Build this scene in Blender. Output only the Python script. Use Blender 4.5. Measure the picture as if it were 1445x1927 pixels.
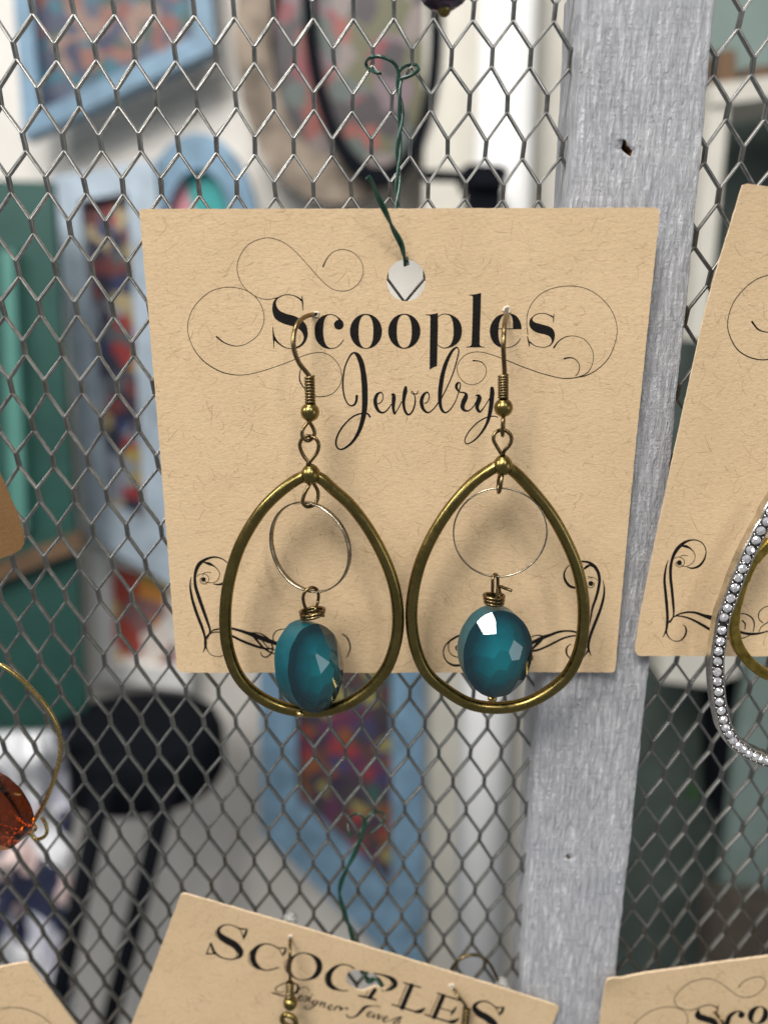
import bpy, bmesh, math, random
from mathutils import Vector, Matrix, noise
from mathutils.geometry import tessellate_polygon

# ------------------------------------------------------------------ scene, camera, light
# 1 unit = 10 cm
sc = bpy.context.scene
for o in list(bpy.data.objects):
    bpy.data.objects.remove(o)
COL = sc.collection
sc.unit_settings.system = 'METRIC'
sc.unit_settings.scale_length = 0.1

F = 1450.0
TH = math.radians(15.5)
CS, SN = math.cos(TH), math.sin(TH)
CAM = Vector((0.0, -1.488, 0.390))
cam = bpy.data.cameras.new('camera')
camo = bpy.data.objects.new('camera', cam)
COL.objects.link(camo)
camo.location = CAM
camo.rotation_euler = (math.radians(90) - TH, 0, 0)
cam.sensor_fit = 'VERTICAL'
cam.sensor_height = 36.0
cam.lens = 36.0 * F / 1927.0
cam.clip_start = 0.05
cam.clip_end = 200
cam.dof.use_dof = True
cam.dof.focus_distance = 1.41
cam.dof.aperture_fstop = 0.95
sc.camera = camo

world = bpy.data.worlds.new('World')
sc.world = world
world.use_nodes = True
world.node_tree.nodes['Background'].inputs[0].default_value = (0.93, 0.97, 1.0, 1)
world.node_tree.nodes['Background'].inputs[1].default_value = 0.20


def area(name, loc, target, sx, sy, power, color):
    l = bpy.data.lights.new(name, 'AREA')
    l.shape = 'RECTANGLE'
    l.size, l.size_y = sx, sy
    l.energy = power
    l.color = color
    o = bpy.data.objects.new(name, l)
    COL.objects.link(o)
    o.location = loc
    o.rotation_euler = (Vector(target) - Vector(loc)).to_track_quat('-Z', 'Y').to_euler()
    return o


# shop ceiling lights: the nearest one up and to the left in front, one further left; the rest are unseen lamps added for glints and fill
KEY = Vector((-4.6, -9.0, 12.0))
SIDE = Vector((9.5, -6.0, 0.4))
area('unseen_overhead_lamp', KEY, (0, 0, 0), 5.0, 6.0, 2500, (1.0, 0.97, 0.925))
area('unseen_overhead_lamp', (-12.0, -3.0, 7.0), (0, 0, 0), 3.0, 4.0, 700, (0.95, 0.98, 1.0))
area('side_fill', SIDE, (0, 0, 0), 4.0, 4.0, 95, (0.90, 0.96, 1.0))  # soft fill added at the right to give the bead facets a reflection
area('unseen_overhead_lamp', (5.0, -13.0, 12.5), (0, 0, 0), 1.6, 5.0, 650, (1.0, 0.98, 0.95))  # added lamp, puts more glints on beads and metal
area('unseen_overhead_lamp', (-13.0, -15.0, 12.5), (0, 0, 0), 1.6, 5.0, 550, (1.0, 0.98, 0.95))  # second added lamp, also there for glints on facets
area('unseen_overhead_lamp', (-2.0, 0.4, 11.0), (0.5, 8.5, -4), 4.0, 3.0, 850, (1.0, 0.98, 0.95))  # unseen lamp added to brighten the background

vs = sc.view_settings
vs.view_transform = 'Standard'
vs.look = 'None'
vs.exposure = 0.0
vs.gamma = 1.0

random.seed(7)


# ------------------------------------------------------------------ helpers
def P(u, v, Y=0.0):
    """point on the upright plane at depth Y that the photograph shows at pixel (u, v)"""
    x = (u - 722.5) / F
    y = -(v - 963.5) / F
    d = Vector((x, CS + y * SN, -SN + y * CS))
    return CAM + d * ((Y - CAM.y) / d.y)


def pxs(Y, v=963):
    """world length of one pixel at depth Y"""
    return (P(723.5, v, Y) - P(722.5, v, Y)).length


class MB:
    def __init__(s):
        s.v, s.f, s.sm = [], [], []

    def quad_grid(s, rows, closed_u=False, closed_v=False, smooth=True):
        b = len(s.v)
        n, m = len(rows), len(rows[0])
        for r in rows:
            s.v.extend([tuple(p) for p in r])
        for i in range(n if closed_v else n - 1):
            for j in range(m if closed_u else m - 1):
                i2, j2 = (i + 1) % n, (j + 1) % m
                s.f.append((b + i * m + j, b + i * m + j2, b + i2 * m + j2, b + i2 * m + j))
                s.sm.append(smooth)
        return b

    def face(s, pts, smooth=False):
        b = len(s.v)
        s.v.extend([tuple(p) for p in pts])
        s.f.append(tuple(range(b, b + len(pts))))
        s.sm.append(smooth)

    def tube(s, path, rad, seg=12, closed=False, caps=True, flat=1.0):
        path = [Vector(p) for p in path]
        n = len(path)
        if not hasattr(rad, '__len__'):
            rad = [rad] * n
        tans = []
        for i in range(n):
            if closed:
                t = path[(i + 1) % n] - path[i - 1]
            else:
                t = path[min(i + 1, n - 1)] - path[max(i - 1, 0)]
            if t.length < 1e-9:
                t = Vector((0, 0, 1))
            tans.append(t.normalized())
        ref = Vector((0, 1, 0)) if abs(tans[0].y) < .9 else Vector((1, 0, 0))
        nrm = (ref - tans[0] * ref.dot(tans[0])).normalized()
        frames = []
        for i in range(n):
            if i:
                q = tans[i - 1].rotation_difference(tans[i])
                nrm = q @ nrm
                nrm = (nrm - tans[i] * nrm.dot(tans[i])).normalized()
            frames.append((nrm.copy(), tans[i].cross(nrm)))
        if closed:   # undo the twist
            q = tans[-1].rotation_difference(tans[0])
            e = q @ frames[-1][0]
            ang = math.atan2(e.dot(frames[0][1]), e.dot(frames[0][0]))
            for i in range(n):
                a = -ang * i / n
                u, w = frames[i]
                frames[i] = (u * math.cos(a) + w * math.sin(a), w * math.cos(a) - u * math.sin(a))
        rows = []
        for i in range(n):
            u, w = frames[i]
            rows.append([path[i] + (u * math.cos(2 * math.pi * k / seg) + w * math.sin(2 * math.pi * k / seg) * flat) * rad[i]
                         for k in range(seg)])
        b = s.quad_grid(rows, closed_u=True, closed_v=closed)
        if caps and not closed:
            for i, fl in ((0, True), (n - 1, False)):
                idx = list(range(b + i * seg, b + (i + 1) * seg))
                s.f.append(tuple(idx[::-1] if not fl else idx))
                s.sm.append(False)

    def ball(s, c, rx, ry=None, rz=None, seg=20, rings=12, rot=None):
        ry = rx if ry is None else ry
        rz = rx if rz is None else rz
        c = Vector(c)
        rows = []
        for i in range(rings + 1):
            a = math.pi * i / rings
            row = []
            for j in range(seg):
                b = 2 * math.pi * j / seg
                p = Vector((rx * math.sin(a) * math.cos(b), ry * math.sin(a) * math.sin(b), rz * math.cos(a)))
                row.append(c + (rot @ p if rot else p))
            rows.append(row)
        s.quad_grid(rows, closed_u=True)

    def box(s, a, b):
        (x0, y0, z0), (x1, y1, z1) = a, b
        v = [Vector((x, y, z)) for x in (x0, x1) for y in (y0, y1) for z in (z0, z1)]
        for f in ((0, 1, 3, 2), (4, 6, 7, 5), (0, 4, 5, 1), (2, 3, 7, 6), (0, 2, 6, 4), (1, 5, 7, 3)):
            s.face([v[i] for i in f])

    def prism(s, outer, holes, front, back):
        """2-D outline (with holes) closed between two mappings 2-D -> 3-D"""
        loops = [outer] + list(holes)
        flat = [p for l in loops for p in l]
        tris = tessellate_polygon([[Vector((p[0], p[1], 0)) for p in l] for l in loops])
        bf = len(s.v)
        s.v.extend([tuple(front(p)) for p in flat])
        bb = len(s.v)
        s.v.extend([tuple(back(p)) for p in flat])
        for t in tris:
            s.f.append(tuple(bf + i for i in t)); s.sm.append(False)
            s.f.append(tuple(bb + i for i in reversed(t))); s.sm.append(False)
        o = 0
        for l in loops:
            n = len(l)
            for i in range(n):
                j = (i + 1) % n
                s.f.append((bf + o + i, bf + o + j, bb + o + j, bb + o + i)); s.sm.append(False)
            o += n

    def build(s, name, mat, parent=None, weld=0.0):
        me = bpy.data.meshes.new(name)
        me.from_pydata([tuple(v) for v in s.v], [], s.f)
        me.polygons.foreach_set('use_smooth', s.sm)
        bm = bmesh.new(); bm.from_mesh(me)
        if weld:
            bmesh.ops.remove_doubles(bm, verts=bm.verts, dist=weld)
        bmesh.ops.recalc_face_normals(bm, faces=bm.faces)
        bm.to_mesh(me); bm.free()
        me.materials.append(mat)
        o = bpy.data.objects.new(name, me)
        COL.objects.link(o)
        if parent:
            o.parent = parent
            o.matrix_parent_inverse = parent.matrix_world.inverted()
        return o


def catmull(pts, n=8, closed=False):
    """smooth curve through points of any dimension"""
    out = []
    m = len(pts)
    for i in range(m if closed else m - 1):
        if closed:
            a, b, c, d = pts[i - 1], pts[i], pts[(i + 1) % m], pts[(i + 2) % m]
        else:
            a, b, c, d = pts[max(i - 1, 0)], pts[i], pts[i + 1], pts[min(i + 2, m - 1)]
        for k in range(n):
            t = k / n
            out.append(tuple(0.5 * (2 * q + (r - p) * t + (2 * p - 5 * q + 4 * r - w) * t * t + (3 * q - p - 3 * r + w) * t ** 3)
                             for p, q, r, w in zip(a, b, c, d)))
    if not closed:
        out.append(tuple(pts[-1]))
    return out


def tag(o, label=None, cat=None, group=None, kind=None):
    if label: o['label'] = label
    if cat: o['category'] = cat
    if group: o['group'] = group
    if kind: o['kind'] = kind
    return o


def empty(name, loc, label, cat, group=None):
    o = bpy.data.objects.new(name, None)
    COL.objects.link(o)
    o.location = loc
    o.empty_display_size = 0.05
    bpy.context.view_layer.update()
    return tag(o, label, cat, group)


# ------------------------------------------------------------------ materials
def new_mat(name):
    m = bpy.data.materials.new(name)
    m.use_nodes = True
    nt = m.node_tree
    return m, nt, nt.nodes['Principled BSDF']


def N(nt, typ, **kw):
    n = nt.nodes.new(typ)
    for k, v in kw.items():
        setattr(n, k, v)
    return n


def coords(nt, scale=(1, 1, 1), rot=(0, 0, 0)):
    tc = N(nt, 'ShaderNodeTexCoord')
    mp = N(nt, 'ShaderNodeMapping')
    mp.inputs['Scale'].default_value = scale
    mp.inputs['Rotation'].default_value = rot
    nt.links.new(tc.outputs['Object'], mp.inputs['Vector'])
    return mp.outputs[0]


def noise_tex(nt, vec, scale, detail=4, rough=.55, dist=0.0):
    n = N(nt, 'ShaderNodeTexNoise')
    n.inputs['Scale'].default_value = scale
    n.inputs['Detail'].default_value = detail
    n.inputs['Roughness'].default_value = rough
    n.inputs['Distortion'].default_value = dist
    nt.links.new(vec, n.inputs['Vector'])
    return n.outputs['Fac']


def ramp(nt, fac, stops, interp='LINEAR'):
    r = N(nt, 'ShaderNodeValToRGB')
    r.color_ramp.interpolation = interp
    el = r.color_ramp.elements
    while len(el) < len(stops):
        el.new(0.5)
    for e, (p, c) in zip(el, stops):
        e.position = p
        e.color = tuple(c) + (1,) if len(c) == 3 else c
    nt.links.new(fac, r.inputs[0])
    return r.outputs[0]


def math_node(nt, op, a, b):
    n = N(nt, 'ShaderNodeMath', operation=op)
    for i, x in enumerate((a, b)):
        if hasattr(x, 'is_output'):
            nt.links.new(x, n.inputs[i])
        else:
            n.inputs[i].default_value = x
    return n.outputs[0]


def mix_col(nt, fac, a, b, blend='MIX'):
    n = N(nt, 'ShaderNodeMix', data_type='RGBA', blend_type=blend)
    for s, x in ((0, fac), (6, a), (7, b)):
        if hasattr(x, 'is_output'):
            nt.links.new(x, n.inputs[s])
        else:
            n.inputs[s].default_value = x if s == 0 else tuple(x) + (1,)
    return n.outputs[2]


def bump(nt, bs, h, strength, dist):
    b = N(nt, 'ShaderNodeBump')
    b.inputs['Strength'].default_value = strength
    b.inputs['Distance'].default_value = dist
    nt.links.new(h, b.inputs['Height'])
    nt.links.new(b.outputs[0], bs.inputs['Normal'])


def simple(name, col, rough=.5, metal=0.0, var=0.12, scale=20, bmp=0.0, bdist=0.002):
    m, nt, bs = new_mat(name)
    vec = coords(nt)
    f = noise_tex(nt, vec, scale)
    c = ramp(nt, f, [(.3, [x * (1 - var) for x in col]), (.7, [min(1, x * (1 + var)) for x in col])])
    nt.links.new(c, bs.inputs['Base Color'])
    bs.inputs['Roughness'].default_value = rough
    bs.inputs['Metallic'].default_value = metal
    if bmp:
        bump(nt, bs, noise_tex(nt, vec, scale * 2), bmp, bdist)
    return m


def kraft(name, col):
    m, nt, bs = new_mat(name)
    v1 = coords(nt, (1, 1, 1))
    v2 = coords(nt, (0.45, 1, 1.0), (0, .12, 0))
    big = noise_tex(nt, v1, 9, 3)
    fine = noise_tex(nt, v2, 300, 5, .62, .5)
    c1 = ramp(nt, fine, [(.28, [x * .86 for x in col]), (.5, col), (.74, [min(1, x * 1.09) for x in col])])
    c2 = ramp(nt, big, [(.3, (.93, .92, .90)), (.7, (1, 1, 1))])
    nt.links.new(mix_col(nt, 1.0, c1, c2, 'MULTIPLY'), bs.inputs['Base Color'])
    bs.inputs['Roughness'].default_value = .85
    bs.inputs['Specular IOR Level'].default_value = .2
    mid = noise_tex(nt, v2, 130, 4, .6, .4)
    h = math_node(nt, 'ADD', math_node(nt, 'MULTIPLY', mid, .6), math_node(nt, 'MULTIPLY', fine, .6))
    bump(nt, bs, h, .36, .0036)
    return m


def ink_mat():
    m, nt, bs = new_mat('printed_ink')
    vec = coords(nt)
    f = noise_tex(nt, vec, 260, 3, .6)
    c = ramp(nt, f, [(.55, (.005, .004, .0035)), (.72, (.012, .010, .009)), (.84, (.07, .06, .045))])
    nt.links.new(c, bs.inputs['Base Color'])
    bs.inputs['Roughness'].default_value = .8
    bs.inputs['Specular IOR Level'].default_value = .25
    bump(nt, bs, noise_tex(nt, vec, 150, 3), .4, .003)
    return m


def metal_mat(name, col, dark, rough=.3, scale=30, lo=.42, hi=.62):
    m, nt, bs = new_mat(name)
    vec = coords(nt)
    f = noise_tex(nt, vec, scale, 6, .65)
    f2 = noise_tex(nt, vec, scale * 7, 3, .6)
    c = ramp(nt, f, [(lo - .12, dark), (hi, col)])
    nt.links.new(c, bs.inputs['Base Color'])
    bs.inputs['Metallic'].default_value = 1.0
    r = ramp(nt, f2, [(.3, (rough * .75,) * 3), (.75, (min(1, rough * 1.5),) * 3)])
    nt.links.new(r, bs.inputs['Roughness'])
    bump(nt, bs, f2, .07, .0012)
    return m


M = {}
M['kraft'] = kraft('kraft_paper', (.68, .498, .304))
M['kraft_edge'] = simple('kraft_card_edge', (.74, .56, .37), .9, var=.2, scale=90)
M['fibre'] = simple('paper_fibre', (.43, .285, .15), .9, scale=40, var=.35)
M['torn'] = simple('torn_paper', (.70, .60, .46), .9, scale=120, bmp=.4)
M['brown_card'] = kraft('brown_card', (.36, .20, .088))
M['brown_edge'] = simple('brown_card_edge', (.13, .065, .028), .9, var=.3, scale=60)
M['ink'] = ink_mat()
M['bronze'] = metal_mat('antique_bronze', (.27, .205, .070), (.18, .135, .043), .25, 16)
M['bronze_wire'] = metal_mat('bronze_wire', (.23, .165, .078), (.12, .085, .04), .24, 60)
M['gold'] = metal_mat('brass_gold', (.64, .47, .19), (.42, .29, .10), .24, 40)
M['silver'] = metal_mat('tarnished_silver', (.44, .39, .30), (.22, .18, .12), .25, 60)
M['bright_silver'] = metal_mat('bright_silver', (.80, .77, .72), (.55, .52, .47), .22, 60)
M['steel'] = metal_mat('mesh_steel', (.33, .322, .306), (.19, .186, .175), .37, 14)
M['dark_silver'] = metal_mat('dark_channel_silver', (.12, .11, .10), (.05, .045, .04), .4, 60)
M['old_gold'] = metal_mat('textured_gold', (.42, .30, .07), (.20, .14, .03), .38, 60)


def green_wire_mat():
    m, nt, bs = new_mat('green_coated_wire')
    vec = coords(nt)
    c = ramp(nt, noise_tex(nt, vec, 60), [(.3, (.004, .030, .017)), (.7, (.008, .055, .032))])
    nt.links.new(c, bs.inputs['Base Color'])
    bs.inputs['Roughness'].default_value = .28
    bs.inputs['Coat Weight'].default_value = .3
    bump(nt, bs, noise_tex(nt, vec, 120), .15, .002)
    return m


M['green_wire'] = green_wire_mat()


def wood_mat():
    m, nt, bs = new_mat('grey_painted_wood')
    grain = coords(nt, (1, 1, .17))
    cross = coords(nt, (.10, 1, 1), (0, .06, 0))
    plain = coords(nt)
    g1 = noise_tex(nt, grain, 105, 6, .72, .8)
    g2 = noise_tex(nt, grain, 210, 4, .6, .2)
    x1 = noise_tex(nt, cross, 120, 4, .6)
    big = noise_tex(nt, plain, 9, 4, .6, 1.0)
    base = ramp(nt, g1, [(.30, (.45, .452, .475)), (.44, (.62, .623, .65)), (.56, (.71, .713, .735)), (.68, (.92, .92, .93))])
    scr = ramp(nt, x1, [(.66, (0, 0, 0)), (.80, (.5, .5, .5))])
    base = mix_col(nt, scr, base, (.50, .50, .53))
    fine = ramp(nt, g2, [(.3, (.84, .84, .855)), (.6, (1, 1, 1))])
    base = mix_col(nt, 1.0, base, fine, 'MULTIPLY')
    blot = ramp(nt, big, [(.34, (.86, .865, .885)), (.62, (1.0, 1.0, 1.0))])
    base = mix_col(nt, 1.0, base, blot, 'MULTIPLY')
    nt.links.new(base, bs.inputs['Base Color'])
    bs.inputs['Roughness'].default_value = .55
    h = math_node(nt, 'ADD', g1, math_node(nt, 'MULTIPLY', g2, .35))
    h = math_node(nt, 'ADD', h, math_node(nt, 'MULTIPLY', x1, .14))
    bump(nt, bs, h, .9, .018)
    return m


M['wood'] = wood_mat()
M['raw_wood'] = simple('bare_wood', (.14, .07, .03), .9, var=.5, scale=120)


def glass_mat(name, col, rough=.03, ior=1.52, trans=1.0):
    m, nt, bs = new_mat(name)
    vec = coords(nt)
    c = ramp(nt, noise_tex(nt, vec, 14), [(.3, [x * .9 for x in col]), (.7, [min(1, x * 1.1) for x in col])])
    nt.links.new(c, bs.inputs['Base Color'])
    bs.inputs['Roughness'].default_value = rough
    bs.inputs['IOR'].default_value = ior
    bs.inputs['Transmission Weight'].default_value = trans
    return m




def teal_mat():
    m, nt, bs = new_mat('teal_glass')
    vec = coords(nt)
    # the milky middle of the bead lightens its colour there; the Fresnel-like dark edge is painted in too
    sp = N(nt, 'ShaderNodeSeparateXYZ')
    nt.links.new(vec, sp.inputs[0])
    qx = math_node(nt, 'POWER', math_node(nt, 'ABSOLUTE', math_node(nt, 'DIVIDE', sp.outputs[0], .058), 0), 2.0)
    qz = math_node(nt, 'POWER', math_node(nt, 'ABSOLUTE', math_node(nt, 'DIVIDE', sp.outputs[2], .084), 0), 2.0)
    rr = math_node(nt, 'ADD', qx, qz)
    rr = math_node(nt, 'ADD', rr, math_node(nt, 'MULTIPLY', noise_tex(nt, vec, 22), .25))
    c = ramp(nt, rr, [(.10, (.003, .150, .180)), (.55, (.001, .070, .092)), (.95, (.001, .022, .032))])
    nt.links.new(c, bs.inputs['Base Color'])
    bs.inputs['Roughness'].default_value = .015
    bs.inputs['IOR'].default_value = 1.8
    gl = N(nt, 'ShaderNodeBsdfPrincipled')
    gl.inputs['Base Color'].default_value = (.10, .56, .64, 1)
    gl.inputs['Transmission Weight'].default_value = 1.0
    gl.inputs['Roughness'].default_value = .04
    gl.inputs['IOR'].default_value = 1.65
    mx = N(nt, 'ShaderNodeMixShader')
    mx.inputs[0].default_value = .24
    nt.links.new(bs.outputs[0], mx.inputs[1]); nt.links.new(gl.outputs[0], mx.inputs[2])
    nt.links.new(mx.outputs[0], nt.nodes['Material Output'].inputs['Surface'])
    return m


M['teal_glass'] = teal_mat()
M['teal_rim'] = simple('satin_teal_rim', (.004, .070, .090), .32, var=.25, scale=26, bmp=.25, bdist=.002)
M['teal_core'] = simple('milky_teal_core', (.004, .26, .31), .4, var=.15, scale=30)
M['amber'] = glass_mat('amber_glass', (.38, .055, .004), .02, 1.55)
M['clear'] = glass_mat('clear_silicone', (.88, .88, .86), .25, 1.4, .75)
M['dark_bead'] = glass_mat('dark_purple_glass', (.05, .025, .05), .05, 1.6, .3)


def crystal_mat():
    m, nt, bs = new_mat('rhinestone')
    vec = coords(nt)
    c = ramp(nt, noise_tex(nt, vec, 160), [(.35, (.60, .58, .62)), (.65, (.98, .97, .97))])
    nt.links.new(c, bs.inputs['Base Color'])
    bs.inputs['Metallic'].default_value = .65
    bs.inputs['Roughness'].default_value = .06
    bs.inputs['Coat Weight'].default_value = 1.0
    bs.inputs['Coat Roughness'].default_value = .02
    return m


M['crystal'] = crystal_mat()


def art_mat(name, palette, scale, seed=0.0):
    """loose patches of paint in a palette"""
    m, nt, bs = new_mat(name)
    tc = N(nt, 'ShaderNodeTexCoord')
    mp = N(nt, 'ShaderNodeMapping')
    mp.inputs['Location'].default_value = (seed, seed * .7, seed * 1.3)
    nt.links.new(tc.outputs['Object'], mp.inputs['Vector'])
    dn = N(nt, 'ShaderNodeTexNoise')
    dn.inputs['Scale'].default_value = scale * .8
    nt.links.new(mp.outputs[0], dn.inputs['Vector'])
    add = N(nt, 'ShaderNodeVectorMath', operation='MULTIPLY_ADD')
    nt.links.new(dn.outputs['Color'], add.inputs[0])
    add.inputs[1].default_value = (.5 / scale * 2,) * 3
    nt.links.new(mp.outputs[0], add.inputs[2])
    vo = N(nt, 'ShaderNodeTexVoronoi')
    vo.inputs['Scale'].default_value = scale
    nt.links.new(add.outputs[0], vo.inputs['Vector'])
    sep = N(nt, 'ShaderNodeSeparateColor')
    nt.links.new(vo.outputs['Color'], sep.inputs[0])
    k = len(palette)
    c = ramp(nt, sep.outputs[0], [(i / k, p) for i, p in enumerate(palette)], 'CONSTANT')
    nt.links.new(c, bs.inputs['Base Color'])
    bs.inputs['Roughness'].default_value = .5
    return m


# ------------------------------------------------------------------ expanded metal mesh
def make_panel(name, origin, ax, az, px_, pz_, drift, cols, rows, hb, label, seed):
    """sheet of expanded metal: six-sided openings, double-thick bonds upright, chamfered strands with depth"""
    rnd = random.Random(seed)
    depth = .0105
    d_diag, d_bond, ch = .0025, .0037, .0011
    cache = {}

    def bond(i, r):
        if (i, r) not in cache:
            x = origin[0] + i * ax + (r % 2) * ax * .5 + drift * r
            z = origin[1] + i * az + (r % 2) * az * .5 - r * pz_
            x += rnd.uniform(-.0014, .0014); z += rnd.uniform(-.0014, .0014)
            z += .009 * math.exp(-((x - .04) ** 2 + (z - .365) ** 2) / .03)
            x += .004 * noise.noise((x * 2.5, z * 2.5, seed)); z += .004 * noise.noise((x * 2.5, z * 2.5, seed + 9.0))
            y = .006 * math.sin(x * 3.1 + z * 1.7) + rnd.uniform(-.0006, .0006)
            h = hb * rnd.uniform(.92, 1.08)
            lean = rnd.uniform(-.0008, .0008)
            cache[i, r] = (Vector((x + lean, y - .0030, z + h)), Vector((x - lean, y + .0030, z - h)))
        return cache[i, r]

    mb = MB()
    for r in range(rows[0], rows[1]):
        for i in range(cols[0], cols[1]):
            odd = r % 2
            tl, bl = bond(i, r)
            tr, br = bond(i + 1, r)
            up = bond(i + (1 if odd else 0), r - 1)[1]
            dn = bond(i + (1 if odd else 0), r + 1)[0]
            hexa = [tl, up, tr, br, dn, bl]            # left-top, top, right-top, right-bottom, bottom, left-bottom
            dist = [d_diag, d_diag, d_bond, d_diag, d_diag, d_bond]   # edges k -> k+1
            def inset(delta):
                n = 6
                lines = []
                c = sum(hexa, Vector()) / 6
                for k in range(n):
                    a, b = hexa[k], hexa[(k + 1) % n]
                    t = Vector((b.x - a.x, b.z - a.z)).normalized()
                    nn = Vector((-t.y, t.x))
                    if nn.dot(Vector((c.x - a.x, c.z - a.z))) < 0:
                        nn = -nn
                    lines.append((Vector((a.x, a.z)) + nn * (dist[k] + delta), t))
                out = []
                for k in range(n):
                    (p, t), (q, w) = lines[k - 1], lines[k]
                    den = t.x * w.y - t.y * w.x
                    s_ = ((q.x - p.x) * w.y - (q.y - p.y) * w.x) / den
                    e = p + t * s_
                    out.append(Vector((e.x, hexa[k].y, e.y)))
                return out
            i0, i1 = inset(-ch), inset(0.0)
            off = lambda L, d: [p + Vector((0, d, 0)) for p in L]
            rings = [hexa, i0, off(i1, ch), off(i1, depth - ch), off(i0, depth), off(hexa, depth)]
            mb.quad_grid(rings, closed_u=True, smooth=False)
    o = mb.build(name, M['steel'], weld=1e-5)
    return tag(o, label, 'wire mesh', 'expanded metal mesh sheets')


make_panel('wire_mesh', (-.5643, .7998), .0681, -.0009, 0, .0717, -.0017, (-8, 14), (-5, 32), .0125,
           'grey expanded metal mesh sheet left of the grey wooden post', 3)
make_panel('wire_mesh', (.574, .7763), .0650, -.0008, 0, .0702, -.0009, (-2, 8), (-5, 32), .0125,
           'grey expanded metal mesh sheet right of the grey wooden post', 5)


# ------------------------------------------------------------------ wooden post
def make_post():
    YF = -.055
    lp = [P(1100, -60, YF), P(1094, 40, YF), P(1007, 1411, YF), P(980, 1960, YF)]
    rp = [P(1352, -60, YF), P(1301, 484, YF), P(1223, 1240, YF), P(1144, 1960, YF)]

    def edge(pl, z):
        for a, b in zip(pl, pl[1:]):
            if z >= b.z or b is pl[-1]:
                t = (z - a.z) / (b.z - a.z)
                return a.x + (b.x - a.x) * t
    z0, z1 = lp[0].z, lp[-1].z
    root = empty('wooden_post', (.45, 0, z1), 'weathered grey painted wooden post with worn left edge between the mesh sheets', 'post')
    steps = 150
    for nm, ya, yb, ind, wob in (('front_board', YF, -.0022, 0.0, 1.0), ('back_board', .0120, .105, .004, .6)):
        rows = []
        for k in range(steps + 1):
            z = z0 + (z1 - z0) * k / steps
            w1 = wob * (.0035 * noise.noise((z * 6, 1.3, ya)) + .0022 * noise.noise((z * 38, 7.7, ya)))
            w2 = wob * (.0030 * noise.noise((z * 6, 4.1, ya)) + .0020 * noise.noise((z * 45, 2.2, ya)))
            xl, xr = edge(lp, z) + w1 + ind, edge(rp, z) + w2 - ind
            b = .005 + .003 * noise.noise((z * 9, .4, 3))
            prof = [(xl, yb), (xl, ya + b), (xl + b * .35, ya + b * .3), (xl + b, ya)]
            for q in range(1, 10):
                t = q / 10
                prof.append((xl + (xr - xl) * t, ya + wob * .0012 * noise.noise((t * 5, z * 7, 2))))
            prof += [(xr - .004, ya), (xr - .0012, ya + .0012), (xr, ya + .004), (xr, yb)]
            rows.append([Vector((x, y, z)) for x, y in prof])
        mb = MB()
        mb.quad_grid(rows, closed_u=True, smooth=False)
        for rr in (rows[0], rows[-1]):
            mb.face(rr)
        o = mb.build(nm, M['wood'], root)
        for p in o.data.polygons:
            p.use_smooth = abs(p.normal.y) > .5
        if nm == 'front_board':      # the chipped hole right through the paint
            for (u, v, s_, dp) in ((1178, 282, 1.0, .022), (1069, 1614, .55, .006)):
                c = P(u, v, YF); s = pxs(YF) * s_
                ol = [(-9, 12), (-8, 20), (-2, 16), (0, 8), (6, 4), (12, -2), (10, -13), (4, -10), (-4, -5), (-11, 2)]
                cb = MB()
                cb.prism([(c.x + x * s, c.z + z * s) for x, z in ol], [], lambda p: Vector((p[0], YF - .02, p[1])),
                         lambda p: Vector((c.x + (p[0] - c.x) * .6, YF + dp, c.z + (p[1] - c.z) * .6)))
                cut = cb.build('cut', M['raw_wood'])
                o.data.materials.append(M['raw_wood']) if len(o.data.materials) < 2 else None
                md = o.modifiers.new('b', 'BOOLEAN'); md.object = cut; md.operation = 'DIFFERENCE'; md.solver = 'EXACT'
                bpy.context.view_layer.update()
                me = bpy.data.meshes.new_from_object(o.evaluated_get(bpy.context.evaluated_depsgraph_get()))
                o.modifiers.clear(); o.data = me
                bpy.data.objects.remove(cut)
    return root


make_post()


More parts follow.
